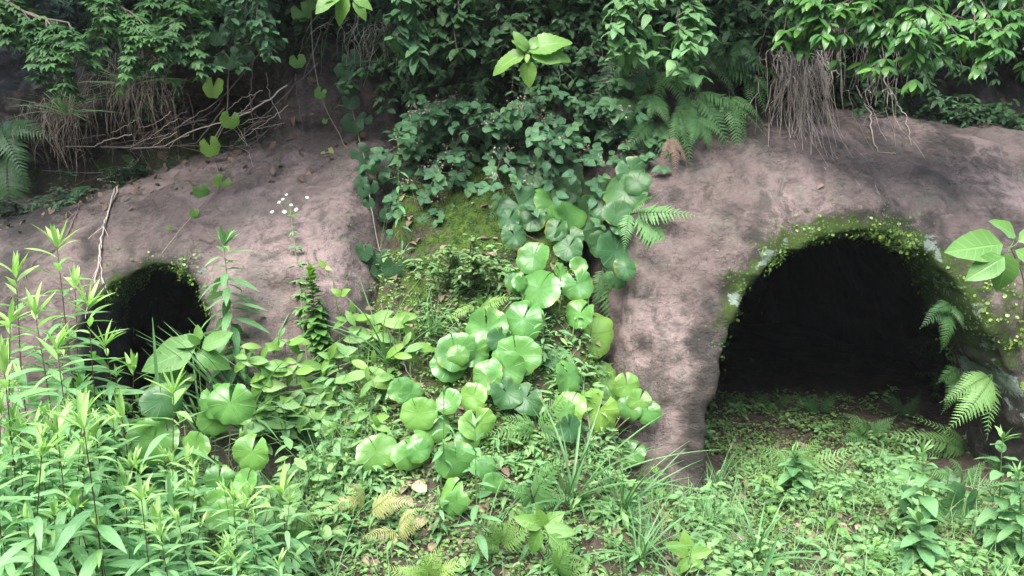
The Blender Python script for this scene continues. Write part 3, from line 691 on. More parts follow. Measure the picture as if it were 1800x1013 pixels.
def shrub_mesh(seed, nb=9, L=.55, leafL=.07, T=OVATE_LO, mode='tri', lm='shrub_dark', dirs=None, droop=.5, spacing=.045, wsc=1.0, flowers=0, stem='twig', age=(0, .25), jit=.18, sideb=3):
    """branches leaving the origin, with leaves; returns dict of MBs in local space"""
    random.seed(seed); st, lf, fl = MB(), MB(), MB()
    def put(p, tg):
        if mode == 'tri':
            a0 = rs(0, 6.3); d0 = unit(np.array([math.cos(a0), math.sin(a0) - .5, rs(-.5, .3)]))
            nn = unit(np.array([rs(-.4, .4), -.7, rs(.4, 1)])); sx = unit(np.cross(d0, nn)); ag = rs(*age)
            pt = p + d0 * leafL * .5
            for dd in (d0, unit(d0 * .35 + sx), unit(d0 * .35 - sx)): leaf(lf, T, pt, dd, nn, leafL * rs(.75, 1.1), wsc * 1.25, ag)
        elif mode == 'alt':
            for k in range(2):
                a0 = rs(0, 6.3); dd = unit(tg * .5 + np.array([math.cos(a0), math.sin(a0), rs(-.5, .2)]))
                leaf(lf, T, p, dd, unit(np.array([rs(-.3, .3), -.4, 1])), leafL * rs(.7, 1.15), wsc, rs(*age))
        elif mode == 'ros':
            for k in range(6):
                a0 = k * 1.05 + rs(-.3, .3); dd = unit(tg * .35 + np.array([math.cos(a0), math.sin(a0) * .7, rs(-.6, .05)]))
                leaf(lf, T, p, dd, unit(np.array([rs(-.2, .2), -.45, 1])), leafL * rs(.7, 1.15), wsc, rs(*age))
    for b in range(nb):
        if dirs: d = unit(np.array(dirs[b % len(dirs)]) + jit * np.array([rs(-1, 1), rs(-1, 1), rs(-1, 1)]))
        else: a = rs(math.pi, 2 * math.pi); d = unit([math.cos(a), math.sin(a), rs(-.2, 1.1)])
        l = L * rs(.6, 1.1); P = bend(np.zeros(3), d, l, droop * rs(.5, 1.2), 9); tube(st, P, .005, .0018, 5)
        m = max(3, int(l / spacing))
        for i in range(m):
            t = .25 + .75 * (i + rs(0, 1)) / m; k = t * 8; k0 = int(min(7, k)); p = P[k0] + (P[k0 + 1] - P[k0]) * (k - k0); tg = unit(P[k0 + 1] - P[k0])
            if sideb and i % 2 == 0:
                sd = unit(tg * .5 + np.array([rs(-1, 1), rs(-1, .5), rs(-.6, .6)])); sl_ = l * rs(.15, .35); S = bend(p, sd, sl_, .3, 5); tube(st, S, .0022, .001, 4)
                for q in range(1, 1 + sideb): put(S[min(4, int(q * 4 / sideb))], sd)
            put(p, tg)
            if flowers and rs(0, 1) < flowers:
                c = p + np.array([rs(-.03, .03), -.03, rs(0, .05)])
                for q in range(14):
                    e = c + .022 * rng.normal(size=3); leaf(fl, DISC_LO, e, [rs(-1, 1), rs(-1, 1), rs(-1, 1)], [rs(-1, 1), -1, rs(-1, 1)], rs(.004, .0075))
        put(P[-1], unit(P[-1] - P[-2]))
    return st, lf, fl
def shrub(label, foot, name='shrub', cat='shrub', group=None, lm='shrub_dark', stem='twig', **kw):
    st, lf, fl = shrub_mesh(lm=lm, stem=stem, **kw); root = thing(name, label, cat, foot, group)
    st.build('branches', MT[stem], root); lf.build('foliage', MT[lm], root)
    if fl.n: tag(fl.build('dry_flower_heads', MT['seed'], root), kind='stuff')
    return root

# ================================================================= LEOPARD PLANTS
leopard_clump('dark glossy leopard plant highest on the bank, beside the drooping fern', (1010, 400), [
    (975, 300, 92, .35), (933, 305, 60, .2), (913, 362, 74, .3), (972, 355, 70, .5), (1018, 373, 64, .5), (1062, 333, 66, .1), (1098, 338, 74, .1),
    (1053, 398, 68, .1), (1082, 442, 78, .05), (978, 402, 52, .3), (1108, 300, 48, .1), (1030, 330, 50, .2), (1000, 418, 48, .1), (950, 335, 54, .4), (1000, 335, 56, .3), (1045, 365, 54, .2), (1085, 375, 50, .1), (1120, 320, 46, .1), (895, 385, 44, .3), (1060, 430, 50, .2), (1100, 470, 44, .1)])
leopard_clump('small leopard plant with four round leaves just below the topmost clump', (960, 540), [
    (938, 453, 64, .5), (948, 507, 84, .45), (1015, 500, 62, .45), (905, 493, 42, .4), (985, 478, 44, .5)])
leopard_clump('leopard plant with large pale grey green leaves at the middle of the slope', (890, 690), [
    (855, 578, 78, .42), (920, 562, 76, .4), (800, 618, 74, .5), (835, 618, 60, .5), (908, 625, 78, .4), (858, 662, 74, .6), (890, 690, 58, .2), (925, 700, 62, .15), (880, 595, 50, .3)])
leopard_clump('single bright lime leopard plant leaf pair against the bare rock pillar', (1030, 640), [(1042, 588, 84, .85), (1020, 550, 58, .4)])
leopard_clump('bright yellow green leopard plant at the foot of the rock pillar', (1050, 770), [
    (1000, 660, 62, .5), (1058, 665, 64, .8), (1102, 678, 52, .75), (1052, 722, 74, .9), (1002, 715, 60, .8), (1105, 718, 54, .4), (1002, 752, 50, .3), (1080, 700, 55, .5)])
leopard_clump('leopard plant with shiny sunlit leaves left of the middle clump', (790, 790), [
    (735, 728, 66, .65), (760, 750, 60, .6), (832, 697, 52, .75), (838, 745, 64, .75), (722, 690, 50, .4), (790, 705, 50, .5)])
leopard_clump('lowest leopard plant of the slope, over bare soil and yellow ferns', (760, 850), [
    (663, 795, 74, .6), (722, 797, 60, .5), (800, 808, 66, .45), (792, 866, 60, .6), (850, 822, 50, .4), (820, 775, 46, .5)])
leopard_clump('tiny leopard plant seedling with one curled leaf by the pillar base', (1105, 825), [(1113, 795, 44, .5)], off=.06)
leopard_clump('pale leopard plant half hidden in the goldenrods by left cave', (330, 800), [
    (405, 708, 84, .5), (285, 705, 70, .3), (270, 775, 88, .5), (342, 785, 62, .6), (375, 740, 50, .6)], Y=3.25)
leopard_clump('leopard plant with insect bitten leaves between goldenrods and slope', (430, 880), [
    (443, 795, 64, .6), (432, 850, 66, .5), (385, 842, 56, .4), (320, 872, 50, .7), (392, 905, 60, .6), (370, 880, 40, .6)], Y=3.0)
leopard_clump('blue green leopard plant on the flat ground before the right cave', (1640, 930), [
    (1592, 850, 52, .4), (1598, 890, 72, .25), (1692, 890, 84, .3), (1665, 845, 42, .3), (1640, 905, 50, .2)], off=.2)

# ================================================================= FERNS
def px_dirs(c, tips, Y=None):
    """frond directions from root point c toward the pixels in tips, leaning to the camera"""
    return [unit(near(u, v, .10) - c) for u, v in tips]
def fern_px(label, root_px, tips, mat='fern', off=.03, T=FRONDS, group='ferns on the bank', age=0.0, name='fern', lscale=1.38):
    c = near(*root_px, off); root = thing(name, label, 'fern', c, group)
    for (u, v) in tips:
        D = atY(u, v, c[1] - rs(.05, .12)) - c; l = min(.62, np.linalg.norm(D) * 1.08 * lscale); D = unit(D)
        w_ = np.array([rs(-.25, .25), -.75, .65]); n_ = unit(w_ - np.dot(w_, D) * D); k_ = random.randrange(len(T)); a_ = ARCH[id(T)][k_] * .9
        M = frame(unit(D + a_ * n_), unit(n_ - a_ * D), l)
        mb = MB(); mb.inst(T[k_], M, np.zeros(3), age + rs(0, .15)); mb.build('frond', MT[mat], root)
    return root
fern_px('bright drooping fern hanging over the pillar from the dark leopard plant', (1110, 372), [(1172, 448), (1140, 352), (1100, 420), (1190, 380)], 'fern')
fern_px('small hanging fern at the slope edge, between upper clump and pillar', (1062, 470), [(1078, 560), (1050, 520), (1095, 520)], 'fern')
fern_px('fern with long arching fronds beside the hanging root curtain', (1235, 95), [(1300, 125), (1345, 185), (1310, 60), (1345, 140), (1275, 150)], 'fern_dark', T=FROND_LONG, off=.28)
fern_px('light green fern drooping over bare rock left of the root curtain', (1215, 165), [(1232, 252), (1272, 250), (1200, 245), (1300, 205), (1180, 225), (1255, 210)], 'fern', T=FROND_LONG, off=.28)
fern_px('dark fern beneath the flowering shrub, pointing down', (1150, 215), [(1165, 300), (1190, 290), (1130, 275), (1205, 262), (1110, 250)], 'fern_dark', off=.28)
fern_px('medium fern among stems right of the toothed plant', (1110, 75), [(1060, 150), (1100, 160), (1150, 150), (1165, 110), (1075, 110)], 'fern_dark', off=.28)
for (c_, tips, lab, m_) in [
    ((1160, 120), [(1150, 190), (1195, 185), (1215, 150), (1120, 170)], 'pale fern in the thick of the ferns, under leafy branch tips', 'fern'),
    ((1250, 60), [(1235, 130), (1280, 120), (1265, 95), (1215, 110)], 'high fern over the arching fronds', 'fern_dark'),
    ((1280, 170), [(1262, 215), (1305, 230), (1325, 205), (1290, 250)], 'fern touching the left edge of the root curtain', 'fern'),
    ((1120, 200), [(1100, 250), (1140, 262), (1085, 225), (1155, 240)], 'fern hanging over the upper leopard plant', 'fern_dark'),
    ((1190, 190), [(1180, 255), (1210, 262), (1230, 240)], 'fern above the withered fronds', 'fern'),
    ((1085, 130), [(1060, 190), (1100, 200), (1120, 165)], 'fern behind the flowering shrub at its right end', 'fern_dark')]:
    fern_px(lab, c_, tips, m_, T=FROND_LONG if m_ == 'fern' else FRONDS, off=.32)
for c_, tips, lab, m_ in [
    ((1300, 70), [(1290, 110), (1330, 115), (1322, 80)], 'narrow bluish fern at the very top left of the root curtain', 'fern_dark'),
    ((1325, 130), [(1318, 180), (1342, 190), (1345, 160)], 'fern with comb like fronds against the root curtain', 'fern'),
    ((1225, 205), [(1215, 250), (1245, 255), (1262, 235)], 'lowest light green fern over the bare rock crest', 'fern'),
    ((1150, 165), [(1140, 205), (1170, 215), (1120, 195)], 'fern nestling between flowering shrub and the light ferns', 'fern'),
    ((1205, 115), [(1195, 150), (1225, 160), (1175, 140)], 'yellowish fern below the leafy branch tips', 'fern'),
    ((1095, 170), [(1075, 210), (1105, 225), (1125, 200)], 'dark little fern below the right end of the flowering shrub', 'fern_dark')]:
    fern_px(lab, c_, tips, m_, off=.42, lscale=1.15)
fern_px('fern with withered pink fronds at the top of the pillar', (1178, 240), [(1186, 312), (1160, 296), (1206, 290)], 'dry', off=.28, lscale=1.0, T=FROND_LONG)
fern_px('fern under the flowering shrub over the mossy soil', (1040, 235), [(1065, 280), (1020, 290), (1075, 255)], 'fern')
fern_px('fern in the upper left corner of the rock face, below dead grass', (15, 270), [(20, 380), (45, 320), (60, 245), (5, 330), (50, 280)], 'fern_dark')
fern_px('second fern at the far left edge under the overhang', (5, 215), [(40, 225), (68, 240), (30, 290)], 'fern_dark')
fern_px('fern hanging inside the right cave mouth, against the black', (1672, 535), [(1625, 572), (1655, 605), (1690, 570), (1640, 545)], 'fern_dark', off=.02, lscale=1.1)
fern_px('fern low on the inner wall of the right cave', (1690, 650), [(1668, 700), (1705, 690), (1660, 665)], 'fern')
fern_px('large pale fern at the right foot of the right cave', (1745, 660), [(1670, 748), (1735, 765), (1700, 720), (1660, 700)], 'fern', age=.25, lscale=1.0)
fern_px('spreading fern on the ground beside the right cave foot', (1700, 790), [(1560, 765), (1600, 800), (1620, 740), (1655, 805), (1760, 810), (1700, 830), (1640, 770)], 'fern', age=.15, T=FROND_LONG, lscale=1.0)
fern_px('low fern filling the corner at the right foot of the cave, behind the mugworts', (1690, 850), [(1640, 830), (1670, 810), (1730, 815), (1760, 850), (1700, 880)], 'fern', off=.05, lscale=1.1)
fern_px('small fern at the very foot of the lichen covered right jamb', (1760, 830), [(1730, 800), (1790, 805), (1775, 860)], 'fern_dark', off=.05, lscale=1.1)
fern_px('fern with a pale frond on the cave forecourt', (1400, 830), [(1352, 800), (1345, 850), (1440, 850), (1475, 800), (1430, 790)], 'fern', age=.3, off=.08)
fern_px('low fern in the shade just outside the dark cave', (1530, 770), [(1500, 740), (1560, 745), (1490, 775), (1570, 780)], 'fern', off=.05)
for i, (c, tips) in enumerate([((1360, 715), [(1330, 700), (1390, 700), (1375, 735)]), ((1440, 725), [(1410, 705), (1465, 700), (1450, 745)]), ((1590, 735), [(1560, 700), (1610, 705), (1600, 750)])]):
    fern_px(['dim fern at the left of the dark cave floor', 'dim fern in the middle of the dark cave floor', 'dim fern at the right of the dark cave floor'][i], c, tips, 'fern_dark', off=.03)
fern_px('yellow fern leaning over bare soil below the leopard plants', (640, 880), [(575, 905), (620, 860), (600, 890)], 'fern_yellow', off=.04)
fern_px('cream coloured fern frond with pointed tip on the lower slope', (650, 900), [(690, 870), (700, 890)], 'fern_yellow', off=.06)
fern_px('pale yellow fern sprawling under the cream fronds', (700, 935), [(655, 945), (690, 960), (735, 925), (725, 910)], 'fern_yellow', off=.04)
fern_px('yellow green fern at the bottom edge of the slope', (750, 1025), [(700, 1005), (745, 985), (800, 1000), (770, 980)], 'fern', off=.05, age=.9)
fern_px('lime fern near the base of the tall thin weed', (880, 960), [(925, 930), (860, 925), (905, 915), (845, 960)], 'fern', off=.05, age=.6)
fern_px('delicate fern at the bottom, right of the lime fern', (985, 1010), [(960, 975), (1000, 970), (1030, 990)], 'fern', off=.06, age=.3)
fern_px('feathery fern between the two lower leopard plants', (945, 760), [(985, 705), (900, 740), (930, 790), (990, 770), (880, 765)], 'fern', off=.05, age=.15)
fern_px('fern under long grass blades in the lower middle', (935, 880), [(975, 830), (900, 860), (940, 920), (985, 880)], 'fern', off=.04)
fern_px('small fern hugging the soil beside the goldenrod edge', (520, 950), [(545, 910), (500, 920), (550, 960), (520, 985)], 'fern', off=.04, age=.3)
fern_px('fern with yellowish fronds under the middle leopard plants', (840, 540), [(800, 555), (870, 555), (840, 520), (885, 530)], 'fern', off=.04, age=.6)
fern_px('fern half way down, right of the middle leopard plants', (985, 610), [(965, 650), (1005, 640), (990, 680)], 'fern', off=.03)
fern_px('small fern hanging beside the round topmost leopard leaves', (893, 345), [(865, 380), (880, 395), (885, 350)], 'fern', off=.03)

# ================================================================= GOLDENRODS
GG = 'goldenrods crowding in front of the left cave'
def goldenrod_px(u, v, Y, label, **kw):
    top = atY(u, v, Y); fx = top[0] + rs(-.06, .06); fy = Y + rs(-.03, .08); foot = np.array([fx, fy, gz_at(fx, fy)])
    h = top[2] - foot[2]
    nl = int(max(14, h * kw.pop('dens', 42))); kw.setdefault('start', .12)
    return leafy_stalk('goldenrod', label, 'goldenrod', foot, top, GG, nl=nl, **kw)
for (u, v, Y, lab) in [
    (100, 432, 3.45, 'tallest goldenrod, rising highest against rock left of the left cave'),
    (62, 552, 3.2, 'tall goldenrod at far left, just below the tallest one'),
    (155, 540, 3.3, 'tall goldenrod with yellow tip beside the black cave opening'),
    (28, 485, 3.45, 'slim goldenrod at far left, between the tallest one and the border'), (132, 505, 3.6, 'goldenrod just right of the tallest one, in front of rock'),
    (18, 565, 3.3, 'goldenrod touching the left border at mid height'), (100, 610, 3.1, 'goldenrod below the tallest one, with drooping leaves'),
    (185, 605, 3.4, 'goldenrod rising into the left part of the black cave opening'), (235, 650, 3.5, 'goldenrod in front of the middle of the black left cave'),
    (8, 655, 2.7, 'goldenrod cut by the left border of the picture'),
    (305, 690, 3.1, 'goldenrod standing alone below the left cave, before pale round leaves'),
    (168, 762, 2.9, 'goldenrod with a bright top in the middle of the stand'),
    (215, 738, 3.2, 'goldenrod just left of the one below the cave'),
    (275, 928, 2.62, 'goldenrod near the bottom, beside the broad upright grass blade'),
    (430, 892, 2.85, 'goldenrod at the right side of the stand, beside bitten leaves'),
    (495, 868, 2.9, 'rightmost goldenrod, next to the bare soil'),
    (400, 985, 2.55, 'short goldenrod at the bottom right end of the stand'),
    (125, 905, 2.65, 'goldenrod low in the stand above the pale wide blade')]:
    goldenrod_px(u, v, Y, lab, Lmax=.225, tipage=.85, dens=33, wsc=.85, crown=6)
protos = []
for k in range(5):
    o = leafy_stalk('goldenrod', 'goldenrod in the dense green stand at lower left', 'goldenrod', (0, 0, 0), (rs(-.05, .05), rs(-.04, .04), .9), GG, nl=32, start=.1, Lmax=.205, tipage=.7, wsc=.85, crown=5)
    protos.append(o)
cnt = 0; spots = []
def gold_spot(u, v, Y):
    top = atY(u, v, Y); fx, fy = top[0], Y; g = gz_at(fx, fy); h = top[2] - g
    return (fx, fy, g), h
tries = 0
while cnt < 100 and tries < 6000:
    tries += 1; u = rs(-40, 520); Y = rs(2.3, 3.75)
    lo = np.interp(u, [-40, 150, 300, 420, 520], [570, 590, 690, 790, 890]) + (3.75 - Y) * 95
    v = lo + rs(0, 190)
    loc, h = gold_spot(u, v, Y)
    if h < .22 or h > 1.3: continue
    if any((loc[0] - s[0]) ** 2 + (loc[1] - s[1]) ** 2 < .075 ** 2 for s in spots): continue
    spots.append(loc); src = protos[cnt % 5]
    if cnt < 5: src.location = loc; src.scale = (h / .9,) * 3 if h > .5 else (.6,) * 3; src.rotation_euler[2] = rs(0, 6)
    else: copy_tree(src, loc, rs(0, 6.28), max(.5, h / .9), tilt=(rs(-.16, .16), rs(-.16, .16)))
    cnt += 1

# ================================================================= OTHER TALL WEEDS
def weed_px(name, label, cat, head, foot_px, off=.12, **kw):
    foot, _ = hit(*foot_px); Yd = foot[1] - kw.pop('lean', .05); top = atY(head[0], head[1], min(Yd, near(*head, off)[1]))
    return leafy_stalk(name, label, cat, foot, top, None, **kw)
weed_px('tall_weed', 'tall pale weed with drooping leaves at the right edge of the left cave', 'weed', (393, 428), (420, 700), lm='weed', stem='greenstem', Lmax=.215, nl=50, start=.12, droop=.25, wsc=1.05, tipage=.25, sr=.004)
weed_px('tall_weed', 'slender weed standing before the mossy soil, below the flowering shrub', 'weed', (700, 232), (708, 440), lm='weed', stem='greenstem', Lmax=.10, nl=26, start=.1, droop=.1, wsc=.9, tipage=.3, sr=.003)
weed_px('tall_weed', 'thin tall weed with faded leaves at the bottom centre', 'weed', (835, 750), (845, 1010), lm='weed', stem='greenstem', Lmax=.11, nl=22, start=.05, wsc=1.2, tipage=.3)
weed_px('tall_weed', 'slim weed rising through the lower leopard plants', 'weed', (780, 690), (775, 860), lm='weed', stem='greenstem', Lmax=.08, nl=22, start=.05, wsc=1.0, tipage=.3)
weed_px('tall_weed', 'narrow leaved weed over the round leaves near the pillar', 'weed', (955, 560), (960, 650), lm='weed', stem='greenstem', Lmax=.09, nl=18, start=.1, wsc=1.0, tipage=.4)
for (h, f, lab) in [((1622, 790), (1625, 960), 'leafy mugwort before the blue green round leaves at right'), ((1762, 770), (1745, 985), 'large mugwort cut off by the right border of the picture'),
                    ((1617, 915), (1615, 1005), 'short mugwort below the blue green round leaves'), ((1395, 795), (1400, 870), 'small broad leaved weed standing on the cave forecourt'),
                    ((1790, 830), (1795, 1000), 'mugwort at the far right edge, behind the large one')]:
    weed_px('mugwort', lab, 'mugwort', h, f, lm='weed', stem='greenstem', T=SERR, Lmax=.13, nl=26, start=.05, wsc=.75, tipage=.35, sr=.004, crown=5)
# climbing plant column and fleabane at (520-570, 340-620)
st = weed_px('creeper_column', 'dense column of small leaved creeper below the white flowers', 'climbing plant', (545, 475), (570, 640), lm='broad', stem='greenstem', T=OVATE, Lmax=.085, nl=120, start=.02, wsc=1.2, tipage=.9, sr=.004)
def fleabane():
    foot, _ = hit(540, 640); top = near(508, 352, .22); root = thing('fleabane', 'tall fleabane with small white flower heads before the purple rock', 'flower', foot)
    P = curve([foot, (foot + top) / 2 + [.02, -.05, 0], top], 12) - foot
    ms = MB(); tube(ms, P, .0045, .002, 5)
    heads = [near(u, v, .22) - foot for u, v in [(490, 355), (503, 342), (540, 347), (478, 372), (520, 368), (512, 360), (500, 372), (497, 350)]]
    for hd in heads: tube(ms, curve([P[-2], (P[-2] + hd) / 2 + [0, 0, -.01], hd], 5), .0011, .0008, 4)
    ms.build('stem', MT['greenstem'], root)
    ml = MB()
    for i in range(120):
        t = rs(.1, .95); k = t * 11; p = P[int(k)]; a = rs(0, 6.3); leaf(ml, LANCE, p, [math.cos(a), math.sin(a), rs(-.2, .4)], [0, -.4, 1], rs(.035, .065) * (1.4 - .7 * t), 1.4, rs(0, .5))
    ml.build('leaves', MT['weed'], root)
    for hd in heads:
        mf = MB()
        nn = unit([rs(-.4, .4), -.6, .8]); r = rs(.009, .015)
        for q in range(16):
            a = q * math.pi / 8; x = unit(np.cross(nn, [0, 0, 1.0])); y = np.cross(nn, x)
            leaf(mf, OVATE_LO, hd, math.cos(a) * x + math.sin(a) * y, nn, r, .8, 0)
        fo = mf.build('flower', MT['petal'], root)
fleabane()
# broad leaved plants
def cluster_px(label, foot_px, specs, off=.15, mat='broad', T=OVATE, name='broadleaf_plant', cat='broad leaved plant', stem='greenstem', group=None, foot=None, Y=None):
    """specs: (base u,v -> tip u,v, age)"""
    nd = []
    for (u0, v0, u1, v1, ag) in specs:
        p = near(u0, v0, off) if Y is None else atY(u0, v0, Y); q = near(u1, v1, off) if Y is None else atY(u1, v1, Y - .05); q = CAM + (q - CAM) * ((p[1] - rs(-.01, .05)) / q[1]); d = q - p; L = np.linalg.norm(d)
        nn = unit([rs(-.3, .3), -1, rs(.5, .9)]); nd.append((p, d, nn, L * 1.08, ag))
    ft = hit(*foot_px)[0] if foot is None else foot
    return broad_plant(label, ft, nd, stem, mat, T, cat, name, group)
cluster_px('bright toothed broadleaf plant at the top, above the flowering shrub', (935, 190), [
    (922, 92, 912, 55, .3), (930, 90, 1000, 60, .3), (920, 95, 862, 120, .5), (935, 92, 985, 105, .5), (945, 92, 1003, 98, .2), (928, 108, 930, 152, .6), (930, 85, 952, 62, .3), (925, 88, 905, 68, .1), (928, 96, 925, 108, .9)], off=.75, T=SERR, name='toothed_leaf_plant')
cluster_px('dark broad leaved plant with pointed leaves in front of the left cave', (350, 720), [
    (345, 608, 250, 648, .0), (350, 600, 295, 600, .05), (350, 600, 347, 572, .3), (355, 612, 405, 585, .0), (345, 620, 400, 645, .0), (352, 605, 330, 590, .1), (340, 670, 250, 680, .0), (345, 665, 320, 662, .2)], Y=3.75, foot=(atY(350, 700, 3.75)[0], 3.8, gz_at(atY(350, 700, 3.75)[0], 3.8)))
cluster_px('light green broad leaves hanging at the right border, over the cave lip', (1800, 560), [
    (1762, 430, 1670, 440, .1), (1770, 445, 1765, 520, .1), (1785, 415, 1745, 388, .2), (1765, 452, 1702, 490, .0), (1790, 425, 1840, 400, .2), (1785, 440, 1835, 470, .2)], off=1.1)
cluster_px('lime twin leaves of a climber in front of the purple rock', (600, 640), [
    (600, 520, 612, 508, .7), (600, 520, 585, 508, .8), (572, 470, 560, 458, .8), (572, 470, 582, 474, .8)], off=.25, name='climber')
cluster_px('fresh green sapling with pointed leaves near the bottom, between grasses', (960, 1000), [
    (955, 925, 905, 910, .3), (955, 925, 990, 900, .3), (960, 930, 1010, 935, .2), (950, 930, 930, 975, .2), (958, 925, 945, 895, .5), (965, 940, 1000, 970, .1), (985, 960, 985, 1000, .3)], off=.25, mat='broad')
cluster_px('small lime sapling at the bottom edge, right of the long grass', (1215, 1020), [
    (1210, 975, 1175, 955, .5), (1210, 975, 1250, 968, .5), (1208, 970, 1205, 940, .6), (1212, 980, 1190, 1010, .3), (1214, 980, 1240, 1000, .3)], off=.25)
for (f, c, s, lab) in [((520, 760), (520, 640), 40, 'broad leaved seedling just right of the left cave, beside tall grass'), ((600, 690), (590, 610), 46, 'broad leaved seedling at the foot of the creeper column'),
                       ((480, 740), (490, 700), 38, 'broad leaved seedling above the bitten round leaves'), ((640, 690), (650, 590), 46, 'sprawling seedling with lance leaves below dark vine leaves'),
                       ((700, 650), (700, 555), 44, 'lance leaved seedling near the mossy soil'), ((720, 690), (720, 610), 44, 'lance leaved seedling on the slope left of the pale round leaves'),
                       ((590, 750), (585, 665), 44, 'broad leaved seedling on the left flank of the slope'), ((640, 740), (645, 650), 44, 'seedling with long leaves above mossy ground'),
                       ((470, 700), (465, 640), 42, 'seedling against the rock between left cave and creeper'), ((545, 790), (540, 720), 46, 'wide leaved seedling just above bare soil at left'),
                       ((430, 680), (425, 615), 34, 'seedling below the tall pale weed'), ((620, 560), (615, 545), 34, 'lime seedling high on the slope edge by the vine'),
                       ((505, 720), (500, 590), 40, 'leggy seedling left of the creeper column'), ((650, 800), (655, 730), 36, 'seedling just above the lowest leopard plant')]:
    sp = []
    for k in range(7):
        a = k * .95 + rs(-.3, .3); cu, cv = c[0] + rs(-12, 12), c[1] + rs(-8, 26); sp.append((cu, cv, cu + s * math.cos(a) * rs(.8, 1.2), cv + s * .6 * math.sin(a) + rs(0, 10), rs(0, .7)))
    cluster_px(lab, f, sp, off=.18, name='seedling', cat='seedling', T=OBLONG, group='broad leaved seedlings on the slope')

for k, (u, v) in enumerate([(455, 745), (490, 725), (525, 745), (560, 760), (500, 775), (540, 705), (465, 690), (575, 720), (440, 775), (590, 775)]):
    sp = []
    for q in range(8):
        a = q * .8 + rs(-.3, .3); cu, cv = u + rs(-12, 12), v - rs(10, 40); sp.append((cu, cv, cu + 34 * math.cos(a) * rs(.7, 1.2), cv + 20 * math.sin(a) + rs(0, 8), rs(0, .6)))
    cluster_px('leafy seedling in the thicket between the left cave and the creeper column', (u, v), sp, off=.16, name='seedling', cat='seedling', T=OBLONG if k % 2 else OVATE, group='thicket seedlings right of the left cave', mat='weed' if k % 3 else 'broad')
grass_later = [(470, 770), (540, 780), (590, 740)]
# small bright shrub on moss
p, n = hit(822, 500)
shrub('small bright green shrub with tiny leaves growing on mossy soil', p + [0, -.02, .03], seed=31, nb=22, L=.27, leafL=.030, lm='cover', mode='alt', T=OVATE_LO, dirs=[(0, -.5, 1), (-.6, -.4, .8), (.5, -.5, .8), (-.3, -.8, .5), (.2, -.7, .9), (-.8, -.3, .3), (.7, -.3, .5)], droop=.15, spacing=.022, jit=.4, sideb=3, wsc=1.15, age=(0, .5), stem='twig')

# flowering dark shrub: three plants
FG = 'dark trifoliate shrubs over the gully'
p, n = hit(900, 235)
for k, (fp, dirs, lab, L) in enumerate([((870, 215), [(-1, -.7, .45), (-1, -.6, .1), (-.7, -.9, .7), (-.5, -1, -.1), (-.9, -.8, .25), (-.3, -1, .4), (-.6, -.8, -.35)], 'dark three leaflet shrub with dry flower heads reaching left over bare rock', .80),
                                        ((930, 205), [(0, -1, .4), (-.3, -1, 0), (.3, -1, .1), (.0, -.8, .7), (.2, -1, -.3), (-.2, -1, -.4)], 'dark three leaflet shrub in the middle, below the toothed plant', .62),
                                        ((1000, 205), [(.8, -.8, .2), (.9, -.7, -.1), (.5, -1, .5), (.4, -1, -.2), (.7, -.8, .6)], 'dark three leaflet shrub reaching right toward the ferns', .60)]):
    q, _ = hit(*fp)
    shrub(lab, q, name='trifoliate_shrub', group=FG, seed=50 + k, nb=(15, 10, 9)[k], L=L, leafL=.064, lm='shrub_dark', mode='tri', T=OVATE, dirs=dirs, droop=.45, spacing=.06, flowers=.4, jit=.22, sideb=2, wsc=1.1, age=(-.2, .18))

# ================================================================= VINES
vine('vine hanging from above down to the bare rock, with lobed leaves', [(545, -30), (548, 60), (553, 115), (570, 185), (612, 262)], [(530, 20, 34), (523, 107, 26), (563, 163, 22), (571, 213, 10), (548, 5, 24)], .10)
vine('longest vine, running down the left rock to the small cave', [(420, 40), (402, 130), (398, 200), (372, 262), (388, 322), (342, 375), (285, 445)], [(375, 153, 40), (404, 210, 32), (369, 257, 36), (390, 323, 34), (353, 336, 26), (341, 375, 16), (297, 400, 8), (345, 372, 10)], .035, age=(.0, .5))
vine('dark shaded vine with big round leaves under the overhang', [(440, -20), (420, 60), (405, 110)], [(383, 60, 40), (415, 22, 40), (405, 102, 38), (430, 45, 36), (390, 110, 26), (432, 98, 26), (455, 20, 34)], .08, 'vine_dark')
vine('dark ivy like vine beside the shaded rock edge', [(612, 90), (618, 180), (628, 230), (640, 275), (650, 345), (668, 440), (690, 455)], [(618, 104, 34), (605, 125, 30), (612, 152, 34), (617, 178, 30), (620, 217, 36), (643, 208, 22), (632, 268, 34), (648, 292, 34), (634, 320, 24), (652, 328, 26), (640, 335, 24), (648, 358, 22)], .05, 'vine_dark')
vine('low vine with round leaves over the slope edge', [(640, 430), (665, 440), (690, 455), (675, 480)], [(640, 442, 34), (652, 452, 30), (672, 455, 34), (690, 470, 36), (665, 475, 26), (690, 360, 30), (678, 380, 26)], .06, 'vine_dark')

# ================================================================= GRASSES
GR = 'long bladed grass clumps'
def grass_px(u, v, label, **kw): return grass(label, hit(u, v)[0], **kw, group=GR)
grass_px(1000, 890, 'big clump of long arching blades in the lower middle', n=22, L=.62, w=.012, lean=(.1, -.3), spread=.9)
grass_px(1090, 900, 'arching grass clump at the foot of the rock pillar', n=24, L=.42, w=.008, lean=(.25, -.3), spread=1.0)
grass_px(1150, 880, 'fine grass clump right against the pillar base', n=30, L=.22, w=.004, spread=.9)
grass_px(690, 640, 'grass with blades leaning left above the seedlings', n=18, L=.48, w=.007, lean=(-.3, -.3), spread=.8)
grass_px(430, 760, 'tall grass clump between left cave and slope', n=60, L=.72, w=.014, lean=(.1, -.2), spread=.7)
grass_px(500, 790, 'long arching grass beside the bitten round leaves', n=26, L=.62, w=.012, lean=(.4, -.2), spread=.8)
grass_px(360, 790, 'grass clump growing up across the left cave', n=22, L=.60, w=.012, lean=(0, -.2), spread=.6)
